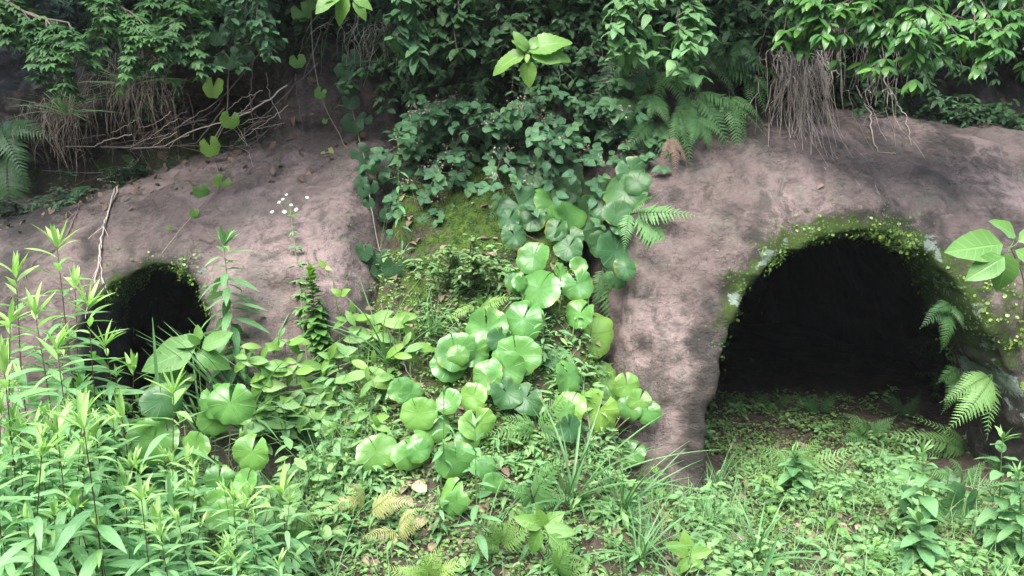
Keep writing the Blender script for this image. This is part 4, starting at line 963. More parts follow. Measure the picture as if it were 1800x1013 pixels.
grass_px(1260, 870, 'grass clump at the left foot of the right cave', n=26, L=.34, w=.006, spread=.6)
grass_px(1330, 990, 'bright grass clump at the bottom, with one wide blade', n=26, L=.36, w=.010, lean=(0, -.2), spread=.9)
grass_px(1480, 880, 'fine hair like grass tuft on the forecourt', n=110, L=.16, w=.0025, spread=1.0)
grass_px(1250, 930, 'thin grass tuft below the pillar base', n=50, L=.2, w=.004, spread=.8)
grass_px(1120, 985, 'coarse grass tuft near the bottom centre', n=26, L=.32, w=.009, spread=.9, lean=(.2, -.2))
grass_px(1640, 985, 'dark grass tuft under the mugworts', n=24, L=.2, w=.007, spread=.8)
grass_px(860, 960, 'sparse grass tuft beside the thin tall weed', n=14, L=.30, w=.008, spread=.7)
grass_px(760, 590, 'fine grass growing from the mossy hollow', n=30, L=.30, w=.004, spread=.8, lean=(0, -.3))
# small herbs one can count, on forecourt and slope
HP = []
for k, (n_, L_, lm_, T_, w_, h_, lab) in enumerate([(9, .055, 'weed', OVATE, 1.0, .10, 'oval leaved'), (14, .06, 'weed', LANCE, 1.2, .16, 'narrow leaved'), (7, .075, 'broad', SERR, .9, .12, 'toothed'), (16, .04, 'cover', OVATE, 1.1, .14, 'small leaved')]):
    HP.append((leafy_stalk('herb', 'small ' + lab + ' green herb on the ground before the right cave', 'herb', (0, 0, 0), (.01, 0, h_), 'small herbs on the forecourt', lm=lm_, stem='greenstem', T=T_, Lmax=L_, nl=n_, start=.15, wsc=w_, tipage=.4, sr=.002, crown=4, upright=.2), lab))
hn = 0
while hn < 84:
    left = hn % 3 == 2
    x, y = (rs(-1.05, .5), rs(2.6, 4.0)) if left else (rs(.7, 2.9), rs(2.5, 4.9)); p = down_ground((x, y, 1.0 if x > .8 and y > 3.7 else 3.2))
    if p is None or p[2] > 1.7: continue
    o_, lab = HP[hn % 4]
    if hn < 4: o_.location = (rs(1.2, 2.4), rs(2.9, 4.0), 0); o_.location[2] = gz_at(o_.location[0], o_.location[1])
    else: copy_tree(o_, p, rs(0, 6), rs(.6, 1.35), 'small ' + lab + (' green herb on the slope between the caves' if left else ' green herb on the ground before the right cave'), 'small herbs on the slope' if left else None, tilt=(rs(-.2, .2), rs(-.2, .2)))
    hn += 1
def wide_blade(label, foot, top, w, droop=.0):
    foot = np.array(foot); top = np.array(top); L = np.linalg.norm(top - foot); mb = MB()
    T = blade_t(.5 * w / L, 12, droop, .35, .3, tip=.5); V = T[0].copy()
    mb.add(V @ frame(top - foot, [.2, -1, .1], L).T, T[1], T[2], .05); o = mb.build('wide_grass', MT['grass']); o.location = foot; return tag(o, label, 'grass', GR)
for (u, v), lab in zip(grass_later, ['grass clump between the last goldenrods and the thicket', 'grass clump just above the bare soil at left', 'grass clump below the creeper column']): grass_px(u, v, lab, n=34, L=.36, w=.008, lean=(.1, -.2), spread=.9)
t = atY(268, 558, 3.5); wide_blade('single straight grass blade standing in front of the black left cave', (t[0] + .01, 3.5, gz_at(t[0], 3.5)), t, .022)
t = atY(295, 820, 2.7); wide_blade('broad upright grass blade among the goldenrods', (t[0] + .02, 2.68, gz_at(t[0], 2.68)), t, .030)
t = atY(62, 945, 2.3); wide_blade('very pale wide grass blade at the bottom left', (t[0], 2.3, gz_at(t[0], 2.3)), t, .022)
t = atY(1368, 940, 2.75); wide_blade('wide bright blade slanting up right at the bottom', (t[0] - .18, 2.6, gz_at(t[0] - .18, 2.6)), t, .028)

# ================================================================= ROOT CURTAINS, TWIGS
def strands(label, box, n, L, name='hanging_roots', cat='roots', mat='straw', spread=.12, off=.05, up=0.0, r=.0026, group='hanging dead roots and grass'):
    """box: (u0, v0, u1, v1) where the strands are rooted"""
    c = near((box[0] + box[2]) / 2, (box[1] + box[3]) / 2, off); mb = MB()
    for i in range(n):
        u, v = random.gauss((box[0] + box[2]) / 2, (box[2] - box[0]) / 4), rs(box[1], box[3]); p = near(u, v, off * rs(.6, 1.6)); l = L * rs(.35, 1.15)
        dx = (u - (box[0] + box[2]) / 2) / (box[2] - box[0]) * spread + rs(-.10, .10)
        a = p + np.array([rs(-.05, .05), -rs(.0, .05), up * rs(.3, 1.0)]); b = a + np.array([dx * .4 + rs(-.02, .02), -rs(.02, .10), -l * .4]); e = a + np.array([dx + rs(-.05, .05), -rs(-.05, .08), -l])
        e2 = np.array(e)
        f_ = back(e2 + [0, -2.5, 0]); e2[1] = min(e2[1], f_[1] - .01); b[1] = min(b[1], back(b + [0, -2.5, 0])[1] - .015)
        P = curve([p, a, b, e2], 12); P[1:-1] += .006 * rng.normal(size=(len(P) - 2, 3)); tube(mb, P - c, r * rs(.6, 1.4), r * .4, 3)
    o = mb.build(name, MT[mat]); o.location = c; return tag(o, label, cat, group)
strands('dense pale curtain of dead roots hanging over the bank above right cave', (1345, 100, 1450, 150), 190, .40, up=.05, spread=.04, off=.30, r=.0034)
strands('long thin rootlets trailing down the rock below the root curtain', (1345, 150, 1470, 190), 16, .60, off=.25, up=.0, spread=.2, r=.0018)
strands('sparse roots dangling at the crest right of the root curtain', (1490, 120, 1600, 170), 6, .38, off=.2, up=.03, spread=.1, r=.0022)
strands('dead grass curtain hanging over the left end of the bank', (40, 185, 170, 228), 75, .34, up=.06, spread=-.12, r=.0022, mat='straw_brown')
grass('green and tawny grass mixed into the dead grass curtain at left', near(120, 200, .08), 60, .34, w=.005, lean=(0, -.5), spread=1.3, age=.3, group='long bladed grass clumps')
grass('drooping grass tuft on the overhang left of the twig tangle', near(225, 150, .08), 50, .34, w=.005, lean=(.1, -.5), spread=1.3, age=.3, group='long bladed grass clumps')
strands('faint dead grass under the overhang at upper left', (150, 100, 330, 180), 100, .42, up=.05, spread=.1, r=.002, mat='straw_brown')
strands('dead stems hanging behind the toothed plant', (1010, 10, 1110, 60), 90, .35, spread=.1)
strands('small pale tuft of dead grass above the arching ferns', (1045, 25, 1085, 50), 60, .26, spread=.1)
strands('brown rootlets hanging from the dark overhang, upper centre', (590, 20, 760, 60), 90, .3, spread=.1)
strands('shadowy dead stems above the crest at upper right', (1380, 20, 1560, 80), 90, .45, spread=.1)
def twig(label, pts, off=.02, r=.004, r1=.0015, mat='twig', branches=0, offs=None):
    P = path(pts, off, 8, offs); P[1:-1] += .003 * rng.normal(size=(len(P) - 2, 3))
    mb = MB(); tube(mb, P - P[0], r, r1, 5)
    for b in range(branches):
        k = random.randrange(2, len(P) - 2); tg = unit(P[k + 1] - P[k]); d = unit(tg + np.array([rs(-.8, .8), 0, rs(-.8, .8)])); Q = bend(P[k] - P[0], d, rs(.05, .14), .1, 5); tube(mb, Q, r * .5, r * .2, 4)
    o = mb.build('twig', MT[mat]); o.location = P[0]; return tag(o, label, 'twig', 'bare twigs and roots on the left rock')
TW = [([(505, 150), (430, 200), (330, 235), (200, 300), (75, 300)], 'longest pale twig, lying along the top of the left rock'),
      ([(480, 60), (440, 115), (380, 180), (290, 240), (180, 330)], 'long thin root crossing down over the left rock crest'),
      ([(235, 280), (205, 330), (178, 420), (172, 470), (150, 560)], 'pale twisted root hanging beside the left cave'),
      ([(240, 285), (200, 350), (182, 400), (176, 450), (180, 500)], 'second pale root twined with the twisted one'),
      ([(445, 110), (440, 180), (455, 245)], 'short dangling root in the shadow at the ledge'),
      ([(520, 130), (525, 180), (535, 240)], 'thin dangling root under the lobed vine'),
      ([(395, 190), (340, 260), (300, 330)], 'thin root leaving the ledge toward the moss arch'),
      ([(230, 290), (160, 320), (115, 420), (60, 460), (20, 530)], 'thin dark stem curving to the far left edge'),
      ([(150, 300), (140, 350), (112, 410)], 'short dark stem at the left of the rock'),
      ([(430, 225), (432, 260), (435, 285)], 'tiny rootlet hooked over the ledge edge'),
      ([(560, 110), (500, 170), (420, 245), (395, 285)], 'slanting root under the ledge shadow'),
      ([(1540, 105), (1560, 150), (1585, 195), (1602, 255)], 'long white root hanging over the bare rock at right'),
      ([(1505, 150), (1525, 200), (1540, 262), (1575, 270)], 'thin grey root left of the long white one')]
for pts, lab in TW: twig(lab, pts, r=rs(.0045, .0065), mat='straw' if ('pale' in lab or 'white' in lab) else 'twig', branches=3)
for k in range(34):
    u = rs(180, 520); v = 250 - (u - 180) * .18 + rs(-45, 25); L_ = rs(40, 130); a = rs(2.4, 3.0) if rs(0, 1) < .7 else rs(0, 6)
    pts = [(u, v), (u + L_ * .5 * math.cos(a) + rs(-8, 8), v + L_ * .5 * math.sin(a) + rs(-8, 8)), (u + L_ * math.cos(a), v + L_ * math.sin(a))]
    twig('thin bare twig in the tangle on the ledge of the left rock', pts, r=rs(.0018, .0034), r1=.0012, mat=random.choice(['straw', 'twig', 'twig']))
# arching brown stem on the slope
twig('reddish arching stem lying across the seedlings', [(670, 535), (690, 600), (720, 660), (760, 700)], off=.15, r=.003)

# ================================================================= BACKGROUND UNDERGROWTH ON THE HILL (above the ledge)
UG = 'understory shrubs growing above the rock bank'
DD = [(0, -1, .3), (-.6, -.8, .3), (.6, -.8, .3), (-.3, -.9, -.2), (.3, -.9, -.2), (0, -.7, .8), (-.9, -.4, .1), (.9, -.4, .1)]
up_ = []
for k, (mode, T, LL, lm, L, w, lab) in enumerate([
        ('alt', OBLONG, .085, 'under', .62, 1.0, 'shaded shrub with narrow dark leaves above the bank'),
        ('tri', OVATE, .06, 'under', .55, 1.0, 'shaded shrub with three part leaves above the bank'),
        ('ros', OBLONG, .075, 'under', .60, .9, 'shaded evergreen shrub with whorled leaves above the bank'),
        ('alt', OVATE, .060, 'shrub_dark', .58, 1.1, 'shaded shrub with oval blue green leaves above the bank')]):
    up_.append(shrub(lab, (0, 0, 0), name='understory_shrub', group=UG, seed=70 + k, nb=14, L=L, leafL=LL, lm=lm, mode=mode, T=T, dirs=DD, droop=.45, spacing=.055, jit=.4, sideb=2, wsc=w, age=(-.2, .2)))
place = []
for i, u in enumerate(range(-60, 1920, 62)):
    for r_ in range(3):
        uu = u + rs(-25, 25) + r_ * 20; vv = [35, 95, 5][r_] + rs(-14, 14)
        if 340 < uu < 650 and vv > 20: continue                     # bare shaded soil wall
        if 1290 < uu < 1560 and vv > 20: continue
        if 1060 < uu < 1300 and vv > 60: continue
        if vv > 70 and not (650 < uu < 1250): continue
        place.append((uu, vv))
for k in range(24): place.append((rs(-60, 1880), -70 + rs(-20, 20)))
for k, (uu, vv) in enumerate(place):
    p, n = hit(uu, vv); j = k % 4
    if k < 4: up_[k].location = p; up_[k].scale = (.9,) * 3
    else: copy_tree(up_[j], p, rs(-.5, .5), rs(.7, 1.05), tilt=(rs(-.2, .2), rs(-.2, .2)))

for k, (x, y, sc) in enumerate([(2.05, 5.4, .72), (2.35, 5.4, .72), (2.65, 5.4, .72), (2.95, 5.4, .72), (3.25, 5.4, .72), (3.5, 5.3, .55), (2.5, 5.7, .6), (3.1, 5.65, .6), (-3.4, 5.0, .45), (-3.1, 5.15, .5), (-2.8, 5.2, .42), (-2.5, 5.35, .45), (-2.2, 5.5, .42), (-1.95, 5.6, .4), (-2.9, 5.4, .6), (-2.3, 5.6, .5)]):
    p, n, i_, d_ = BVH.ray_cast(Vector((x, y, 2.3)), Vector((0, 0, -1)), 5)
    if p is None: continue
    copy_tree(up_[(k * 3 + 1) % 4], p, rs(-.8, .8), sc, 'low shaded plant rooted on the crest, ' + ('above the right cave' if x > 0 else 'above the left cave'), 'low plants along the crest', tilt=(rs(-.2, .2), rs(-.2, .2)))
# top left maple like branch and others hanging from above
def branch_hang(label, pts, Y, mode, T, LL, lm, nb=7, name='overhanging_branch', wsc=1.0, age=(-.1, .2), spacing=.045, L=.35, group='leafy branches hanging in from above', seed=1, droop=.35, jit=.6, sideb=2):
    """pts: pixels the limb passes through at depth Y (first one is off the top of the picture)"""
    random.seed(seed); P = curve([atY(u, v, Y + dy) for (u, v, dy) in pts], 10); st, lf = MB(), MB(); root = thing(name, label, 'branch', P[0], group)
    tube(st, P - P[0], .012, .004, 6); tg = unit(P[-1] - P[0])
    for b in range(nb):
        k = min(len(P) - 1, int((b + .7) / nb * len(P))); s2, l2, _ = shrub_mesh(seed * 31 + b, 2, L, LL, T, mode, dirs=[tuple(tg + np.array([rs(-.8, .8), rs(-.5, .2), rs(-.5, .3)]))], droop=droop, spacing=spacing, wsc=wsc, age=age, jit=jit, sideb=sideb)
        for src, dst in ((s2, st), (l2, lf)):
            for i_ in range(len(src.V)): src.V[i_] = src.V[i_] + (P[k] - P[0])
            off_ = 0
            V = np.concatenate(src.V); F = src.F; dst.add(V, F, np.concatenate(src.UV), np.concatenate(src.A))
    st.build('limb', MT['bark'], root); lf.build('foliage', MT[lm], root)
    return root
MAPLE = []
for k in range(3):
    it = []
    for a, l in ((-1.15, .55), (-.6, .85), (0, 1.0), (.6, .85), (1.15, .55)):
        b = blade_t(.17, 5, .2, .1, .4, seed=k); c, s = math.cos(a), math.sin(a); V = b[0] * l; V = np.stack([V[:, 0] * c + V[:, 1] * s, -V[:, 0] * s + V[:, 1] * c, V[:, 2] + .002 * a], 1); it.append((V, b[1], b[2]))
    MAPLE.append(join_t(it))
for i, (pts, lab) in enumerate([
        ([(-60, -60, 0), (40, 20, -.1), (120, 40, -.2)], 'maple branch in the upper left corner of the picture'),
        ([(150, -90, 0), (190, -10, -.1), (230, 25, -.2)], 'second maple branch from the left, over dead grass'),
        ([(330, -90, .2), (300, -20, 0), (330, 20, -.1)], 'third maple branch from the left, in shade above the ledge')]):
    branch_hang(lab, pts, 4.2, 'alt', MAPLE, .065, 'maple', nb=8, seed=10 + i, spacing=.03, L=.30, age=(-.1, .3), wsc=1.0)
EV = [([(1560, -160, .1), (1560, -70, 0), (1510, -5, -.1)], 'evergreen branch with glossy leaves above the long white root'),
      ([(1660, -160, 0), (1650, -70, -.1), (1620, 5, -.2)], 'bright glossy evergreen branch at top right, second from the border'),
      ([(1740, -150, .1), (1740, -70, 0), (1700, 5, -.1)], 'drooping evergreen branch between its two glossy neighbours at right'),
      ([(1860, -140, .1), (1840, -50, 0), (1790, 25, -.1)], 'glossy evergreen branch cut by the right border'),
      ([(1420, -160, .3), (1420, -100, .2), (1390, -60, .1)], 'glossy evergreen branch above the root curtain'),
      ([(1480, -160, 0), (1500, -100, 0), (1470, -60, 0)], 'short evergreen branch tip right of the yellowed leaves')]
for i, (pts, lab) in enumerate(EV):
    branch_hang(lab, pts, 4.0, 'ros', OBLONG, .08, 'glossy', nb=7, seed=30 + i, spacing=.075, L=.33, age=(-.1, .5), wsc=1.0, sideb=1)
branch_hang('broad leaved branch hanging at the top, left of the centre', [(690, -110, .2), (700, -40, 0), (720, 5, 0)], 4.3, 'alt', OVATE, .10, 'shrub_dark', nb=5, seed=50, spacing=.06, L=.22, wsc=1.0, age=(0, .2))
branch_hang('dim leafy branch hanging over the toothed plant', [(800, -110, .2), (810, -40, 0), (790, 5, 0)], 4.5, 'alt', OVATE, .09, 'under', nb=5, seed=51, spacing=.05, L=.25)
branch_hang('leafy branch tip above the arching ferns', [(1180, -110, .2), (1200, -30, 0), (1190, 30, -.1)], 4.4, 'alt', OVATE, .09, 'weed', nb=7, seed=52, spacing=.045, L=.3, age=(0, .35))
branch_hang('leafy branch tip over the ferns, just left of its neighbour', [(1100, -110, .2), (1090, -40, 0), (1110, 20, 0)], 4.5, 'alt', OVATE, .085, 'weed', nb=6, seed=53, spacing=.045, L=.3, age=(0, .3))
branch_hang('bluish leaved branch in the shade, above the big round vine leaves', [(470, -100, .2), (460, -40, 0), (430, 0, 0)], 4.6, 'alt', OVATE, .06, 'shrub_dark', nb=6, seed=54, spacing=.04, L=.3, age=(-.2, 0))
cluster_px('bright hanging leaves at the very top, left of centre', (600, -100), [(600, -15, 552, 15, .3), (612, -5, 585, 42, .5), (625, -2, 640, 30, .4), (618, -8, 655, 12, .4), (600, -10, 570, 0, .4)], off=1.4, name='overhanging_branch', cat='branch', T=OVATE, group='leafy branches hanging in from above', foot=atY(600, -160, 3.2), stem='twig')

# ================================================================= FALLEN LEAVES
def fallen(u, v, L, label, mat='dry', T=OVATE, off=.012, age=0.2, curl=1.0):
    p, n = hit(u, v); p = p + n * off; mb = MB(); t = np.cross(n, [rs(-1, 1), rs(-1, 1), rs(-.3, .3)]); leaf(mb, T, np.zeros(3), t, n + .25 * rng.normal(size=3), L, rs(.8, 1.3), age)
    o = mb.build('fallen_leaf', MT[mat]); o.location = p; return tag(o, label, 'fallen leaf', 'fallen leaves')
for (u, v, L, lab, mat, T) in [(278, 268, .11, 'curled orange brown leaf lying on the left rock crest', 'dry', OVATE), (240, 283, .12, 'big green leaf caught on a pale twig on left rock', 'vine', OVATE),
        (572, 268, .13, 'pale yellow leaf lying on the shaded ledge', 'fern_yellow', OVATE), (1165, 860, .1, 'straw coloured fallen leaf against the pillar foot', 'dry', OVATE),
        (1125, 885, .12, 'curled pinkish brown leaf left of the pillar foot', 'dry', OVATE), (860, 900, .14, 'long rust red leaf arched beside the thin tall weed', 'dry', LANCE),
        (650, 718, .06, 'small red brown leaf in the green below the seedlings', 'dry', OVATE), (1215, 930, .12, 'narrow orange leaf standing at the base of the pillar', 'dry', LANCE),
        (1350, 225, .08, 'orange leaf caught in the left side of the root curtain', 'dry', OVATE), (1448, 327, .05, 'tiny dark leaf dangling on the rock below the root curtain', 'dry', OVATE),
        (708, 355, .10, 'cream dead leaf hanging by the slender weed', 'fern_yellow', OVATE), (1055, 625, .12, 'pinkish dead leaf under the lime leopard leaf', 'dry', LANCE),
        (595, 905, .07, 'brown leaf on the mossy soil below yellow fern', 'dry', OVATE), (1385, 20, .12, 'yellowed hanging leaf above the root curtain', 'fern_yellow', OBLONG)]:
    fallen(u, v, L, lab, mat, T)

LB = ['pinkish grey', 'pale brown', 'rusty']
for i in range(34):
    u, v = (rs(1130, 1760), rs(880, 1010)) if i % 3 else (rs(560, 1120), rs(820, 1010))
    fallen(u, v, rs(.06, .11), LB[i % 3] + (' fallen leaf on the ground before the right cave' if i % 3 else ' fallen leaf at the foot of the slope'), 'dry', OVATE, .02, age=rs(0, 1))
# ================================================================= GROUND COVER (nobody could count it)
def scatter(name, label, n, region, T, size, mat, height=(.01, .05), per=5, stemmed=True, age=(0, .6), cat=None, dens=None, tilt=.5, seed=1, spread=.03, wsc=1.0):
    random.seed(seed); r2 = np.random.default_rng(seed); mb = MB(); k = 0; tr = 0
    while k < n and tr < n * 9:
        tr += 1; x, y = region(); 
        cl = fbm(np.array(x), np.array(y), np.array(0.0), 3.5, 3, seed) if dens else 0
        if dens is not None and cl < rs(-.35, .25) + dens: continue
        p = down_ground((x, y, 1.0 if x > .8 and y > 3.7 else 3.2))
        if p is None or p[2] > 1.7: continue
        k += 1; h = rs(*height)
        for q in range(random.randint(max(1, per - 2), per + 2)):
            a = rs(0, 6.3); rr = rs(.2, 1) * spread; c = p + np.array([math.cos(a) * rr, math.sin(a) * rr, h * rs(.3, 1)])
            d = unit([math.cos(a), math.sin(a) - .2, rs(-tilt * .6, tilt)])
            leaf(mb, T, c, d, np.array([rs(-.4, .4), rs(-.7, .1), 1]), rs(*size), wsc, rs(*age))
    o = mb.build(name, MT[mat]); return tag(o, label, cat or 'ground cover', None, 'stuff')
reg_fore = lambda: (rs(-1.2, 3.0), rs(2.3, 4.0))
reg_right = lambda: (rs(.75, 2.9), random.betavariate(1.3, 1.8) * 3.3 + 2.3)
reg_slope = lambda: (rs(-1.1, .55), rs(2.6, 4.3))
reg_left = lambda: (rs(-2.9, -.7), rs(2.2, 4.0))
scatter('clover_cover', 'small round clover like leaves carpeting the forecourt and lower slope', 1250, reg_fore, DISC, (.005, .011), 'cover', (.01, .035), 6, dens=.0, seed=3)
scatter('creeping_herb_cover', 'creeping oval leaved herbs on the ground before the right cave', 1900, reg_right, OVATE_LO, (.009, .028), 'cover_dark', (.01, .07), 6, dens=.0, seed=4)
scatter('cave_floor_cover', 'low plants thinning out on the dark floor of the right cave', 1000, lambda: (rs(.95, 2.5), rs(3.7, 5.5)), OVATE_LO, (.012, .034), 'cover_dark', (.01, .07), 6, dens=-.1, seed=14)
scatter('slope_herb_cover', 'fresh small leaved herbs over the slope between the caves', 2300, reg_slope, OVATE_LO, (.009, .030), 'cover', (.01, .06), 6, dens=.0, seed=5)
scatter('slope_lance_cover', 'narrow leaved seedlings mixed into the slope', 520, reg_slope, LANCE, (.03, .08), 'weed', (.02, .10), 5, dens=.1, seed=6, wsc=1.2)
scatter('left_undergrowth', 'mixed low leaves between the goldenrod stems', 650, reg_left, OBLONG, (.04, .10), 'weed', (.02, .35), 5, seed=7, wsc=1.0)
scatter('forecourt_sprigs', 'taller leafy sprigs on the ground before the right cave', 620, reg_right, OBLONG, (.028, .062), 'weed', (.04, .13), 7, dens=.1, seed=8, wsc=1.2)
scatter('leaf_litter', 'brown dead leaves strewn over soil and forecourt', 1100, lambda: (rs(-1.3, 3.0), rs(2.3, 4.8)), OVATE_LO, (.03, .075), 'dry', (.0, .012), 1, tilt=.15, seed=9, spread=.01)
def straw_litter(n, seed):
    random.seed(seed); mb = MB(); k = 0
    while k < n:
        x, y = rs(-1.2, 2.9), rs(2.3, 4.3); p = down_ground((x, y, 1.0 if x > .8 and y > 3.7 else 3.2))
        if p is None or p[2] > 1.7: continue
        k += 1; a = rs(0, 3.14); l = rs(.04, .22); q = p + np.array([math.cos(a) * l, math.sin(a) * l, 0]); q[2] = gz_at(q[0], q[1])
        tube(mb, curve([p + [0, 0, .008], (p + q) / 2 + [rs(-.01, .01), rs(-.01, .01), rs(.01, .03)], q + [0, 0, .008]], 5), rs(.0012, .003), .001, 4)
    o = mb.build('dead_stems', MT['straw']); return tag(o, 'pale broken stems and twigs strewn among the ground plants', 'plant litter', None, 'stuff')
straw_litter(320, 21)
def fine_grass(name, label, n, region, L, seed):
    random.seed(seed); mb = MB(); T = [blade_t(.018, 4, d, .3, .3, tip=.6, seed=i) for i, d in enumerate((.2, .4, .7))]
    for i in range(n):
        x, y = region(); p = down_ground((x, y, 1.0 if x > .8 and y > 3.7 else 3.2))
        if p is None or p[2] > 1.7: continue
        l = L * rs(.4, 1.2); a = rs(0, 6.3); e = rs(0, .7); t_ = random.choice(T); V = t_[0].copy(); V[:, 0] *= .12 / l
        mb.add(V @ frame([math.cos(a) * math.sin(e), math.sin(a) * math.sin(e), math.cos(e)], [-math.cos(a), -math.sin(a), .2], l).T + p, t_[1], t_[2], rs(0, .5))
    o = mb.build(name, MT['grass']); return tag(o, label, 'grass', None, 'stuff')
fine_grass('forecourt_grass', 'fine short grass scattered over the forecourt', 3600, lambda: (rs(.4, 2.9), rs(2.3, 4.3)), .17, 11)
fine_grass('left_grass', 'thin grass growing among the goldenrod stems', 1600, lambda: (rs(-2.9, -.6), rs(2.2, 4.0)), .35, 12)
fine_grass('slope_grass', 'thin grass on the slope between the caves', 1100, lambda: (rs(-1.0, .5), rs(2.6, 4.1)), .14, 13)

# bean ferns on the arches, litter on the ledge: leaves rooted on the bank surface
BN = vnormals(BV, BQ)
def on_bank(name, label, weight, n, T, size, mat, cat, off=.006, age=(0, 1), seed=1, flat=.6):
    r2 = np.random.default_rng(seed); w = np.clip(weight, 0, None); w = w / w.sum(); idx = r2.choice(len(BV), n, p=w); mb = MB()
    for i in idx:
        p = BV[i] + r2.uniform(-.02, .02, 3); nn = BN[i]; p = p + nn * (off + r2.uniform(0, .02))
        d = unit(np.cross(nn, r2.normal(size=3)) + [0, 0, -.4]); leaf(mb, T, p, d, nn + flat * r2.normal(size=3), r2.uniform(*size), 1, r2.uniform(*age))
    o = mb.build(name, MT[mat]); return tag(o, label, cat, None, 'stuff')
clump = np.clip(.4 + fbm(*BV.T, 9, 3, 77), 0, 1) ** 1.5
facing = (BN[:, 1] < .35)
on_bank('bean_fern_mat', 'round bean fern leaves crusting the arch of the right cave', np.exp(-np.abs(dR - .025) / .028) * up(.72, 1.0, bz_) * front * clump * facing * np.where(dR < -.005, 0, 1) * (bx_ < 2.15) * clump, 760, DISC, (.004, .010), 'bean', 'bean fern', seed=2)
on_bank('bean_fern_mat', 'round bean fern leaves spotting the rock right of the right cave', clump ** 2 * np.exp(-((bx_ - 2.45) / .22) ** 2) * up(.3, .6, bz_) * (1 - up(1.0, 1.2, bz_)) * front * (dR > .05), 420, DISC, (.004, .010), 'bean', 'bean fern', seed=3)
on_bank('bean_fern_mat', 'round bean fern leaves crusting the arch of the left cave', np.exp(-np.abs(dL - .04) / .035) * up(.7, .9, bz_) * front * clump ** 2 * facing, 420, DISC, (.004, .0095), 'bean', 'bean fern', seed=4, age=(-.3, .5))
MO = [join_t([(blade_t(.12, 2, .3, .2, .4)[0] @ frame([math.cos(a), math.sin(a), 1.2], [0, 0, 1], 1).T, blade_t(.12, 2, .3, .2, .4)[1], blade_t(.12, 2, .3, .2, .4)[2]) for a in (0, 1.3, 2.5, 3.8, 5)])]
on_bank('moss_tufts', 'green moss tufts growing along the cave arches', moss ** 2 * (bz_ > .5) * (dR > -.01) * np.where(bx_ > 2.1, .3, 1) * front * facing * (bx_ > -3.3) * np.where(np.abs(bx_) < .6, .15, 1) * clump, 4200, MO, (.004, .011), 'cover', 'moss', off=0, age=(0, .4), seed=5, flat=.2)
on_bank('ledge_litter', 'brown leaf litter collected on the ledge of the left rock', up(4.55, 4.9, by_) * (1 - up(5.3, 5.6, by_)) * (bx_ < -.9) * (bx_ > -3.3) * BN[:, 2].clip(0, 1), 420, OVATE_LO, (.03, .07), 'dry', 'leaf litter', off=.004, age=(-.3, .2), seed=6, flat=.35)
on_bank('crest_litter', 'dead leaves and debris along the crest above the right cave', up(5.0, 5.3, by_) * (1 - up(5.7, 6.0, by_)) * (bx_ > .6) * BN[:, 2].clip(0, 1), 500, OVATE_LO, (.03, .07), 'dry', 'leaf litter', off=.004, age=(-.3, .2), seed=7, flat=.35)
# moss cushion tufts on the soil heap
def ground_moss(n, seed):
    random.seed(seed); mb = MB(); k = 0
    while k < n:
        x, y = random.gauss(-.2, .28), rs(3.9, 4.75); p = down((x, y, 3)); k += 1
        mb.inst(MO[0], frame([0, -.3, 1], [1, 0, 0], rs(.012, .028)), p, rs(0, .3))
    o = mb.build('moss_cushion', MT['cover']); return tag(o, 'bright green moss covering the soil heap between the caves', 'moss', None, 'stuff')
ground_moss(5000, 8)

# ================================================================= TREES STANDING ABOVE THE BANK (they shade its top)
def tree(label, x, y, seed, lean):
    random.seed(seed); base = down((x, y, 6.0)); root = thing('tree', label, 'tree', base, 'trees above the rock bank')
    tr, cr = MB(), MB(); top = np.array([lean, -.8, 3.0]); P = curve([(0, 0, -.1), (lean * .3, -.2, 1.2), top], 12); tube(tr, P, .11, .04, 9)
    for b in range(26):
        k = random.randrange(1, 10); a = rs(0, 6.3); d = unit([.8 * math.cos(a), math.sin(a) * .5 - 1.1, rs(-.2, .3)]); L_ = rs(1.4, 3.0); Q = bend(P[k], d, L_, .12, 9); tube(tr, Q, .028, .008, 6)
        for s in range(11):
            q = Q[random.randrange(3, 9)] + .1 * np.array([rs(-1, 1), rs(-1, 1), rs(-1, 1)]); e = unit([rs(-1, 1), rs(-1, 1), rs(-.6, .4)]); S = bend(q, e, rs(.3, .6), .2, 5); tube(tr, S, .005, .002, 4)
            for m in range(16): 
                c = S[random.randrange(1, 5)] + .03 * np.array([rs(-1, 1), rs(-1, 1), rs(-1, 1)]); leaf(cr, OVATE_LO, c, [rs(-1, 1), rs(-1, 1), rs(-.8, .3)], [rs(-.4, .4), rs(-.4, .4), 1], rs(.09, .15), 1.1, rs(-.2, .2))
    tr.build('trunk', MT['bark'], root); cr.build('crown', MT['under'], root)
for i, x in enumerate([-3.6, -2.3, -1.1, .1, 1.2, 2.4, 3.7]):
    tree(['tree above the far left end of the bank', 'tree above the left cave', 'tree above the ledge between left cave and gully', 'tree above the gully', 'tree above the rock pillar', 'tree above the right cave', 'tree above the far right end of the bank'][i], x, 6.6 + rs(-.3, .3), 90 + i, rs(-.3, .3))

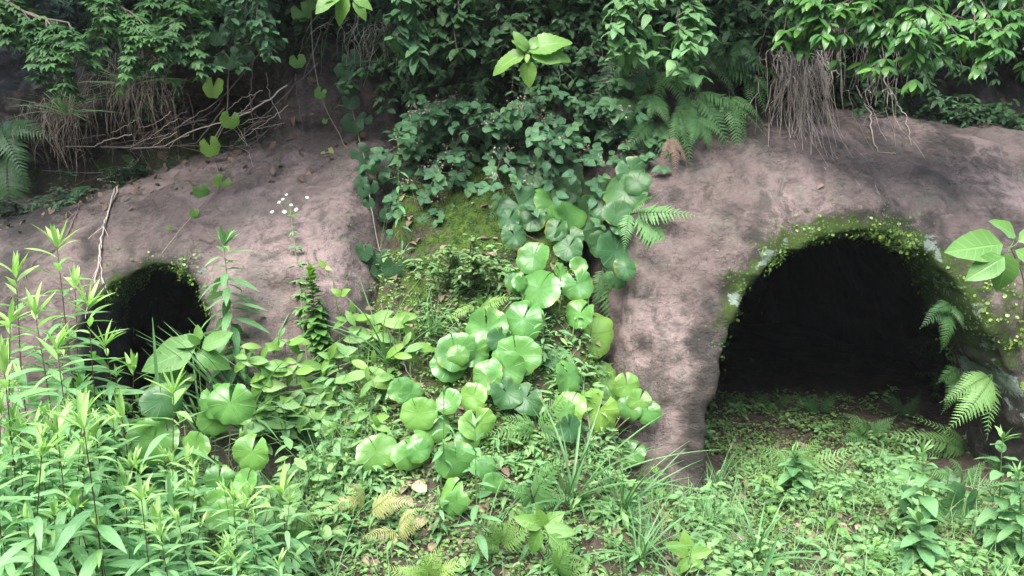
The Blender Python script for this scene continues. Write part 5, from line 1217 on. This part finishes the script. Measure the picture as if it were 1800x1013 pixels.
# ================================================================= UNSEEN TREES ADDED BEHIND THE CAMERA (they close off the low sky)
random.seed(400)
st, cr = MB(), MB()
tube(st, curve([(0, 0, -.2), (.1, 0, 3), (0, .1, 7)], 10), .20, .07, 9)
for b in range(46):
    a = rs(0, 6.3); z = rs(.8, 6.5); L_ = (1.9 - .16 * z) * rs(.8, 1.3) + .5; d = [math.cos(a), math.sin(a), rs(.0, .5)]; Q = bend(np.array([0, 0, z]), d, L_, .15, 6); tube(st, Q, .03, .01, 5)
    for m in range(34):
        c = Q[random.randrange(1, 6)] + .38 * rng.normal(size=3); leaf(cr, OVATE_LO, c, rng.normal(size=3), rng.normal(size=3) + [0, 0, 1.5], rs(.22, .42), 1.2, 0)
W0 = thing('tree', 'unseen tree added behind the viewer to close off low sky', 'tree', (0, -7, 0), 'trees added behind the viewer')
st.build('trunk', MT['bark'], W0); cr.build('crown', MT['under'], W0)
k = 0
for x in np.arange(-12, 12.1, 2.3):
    for y in (-6.5, -9.0):
        xx, yy = x + rs(-.6, .6) + (1.1 if y < -8 else 0), y - .03 * x * x * 0 + rs(-.5, .5)
        if k == 0: W0.location = (xx, yy, 0)
        else: copy_tree(W0, (xx, yy, 0), rs(0, 6), rs(.85, 1.2))
        k += 1
for x, y in ((-8.5, -3.5), (-9.5, -.5), (-9, 2.2), (9, -3.5), (9.5, -.5), (9, 2.2)): copy_tree(W0, (x, y, 0), rs(0, 6), rs(.9, 1.2))

# ================================================================= ADDED HAZE (lifts the dark tones like a lens veil)
hm, hnt, hout = nodes('veil_haze'); pv = N(hnt, 'ShaderNodeVolumePrincipled', Density=.0016, Anisotropy=.2); pv.inputs['Color'].default_value = (.92, .96, .94, 1)
hnt.links.new(pv.outputs[0], hout.inputs['Volume'])
hb = MB(); x0, x1, y0, y1, z0, z1 = -61, 61, -61, 41, -1.3, 15
hb.add([(x, y, z) for x in (x0, x1) for y in (y0, y1) for z in (z0, z1)], [np.array([(0, 1, 3, 2), (4, 6, 7, 5), (0, 4, 5, 1), (2, 3, 7, 6), (0, 2, 6, 4), (1, 5, 7, 3)])])
hz = hb.build('haze', hm, smooth=False); tag(hz, 'thin haze added before the bank to lift its dark tones', 'haze', None, 'stuff')
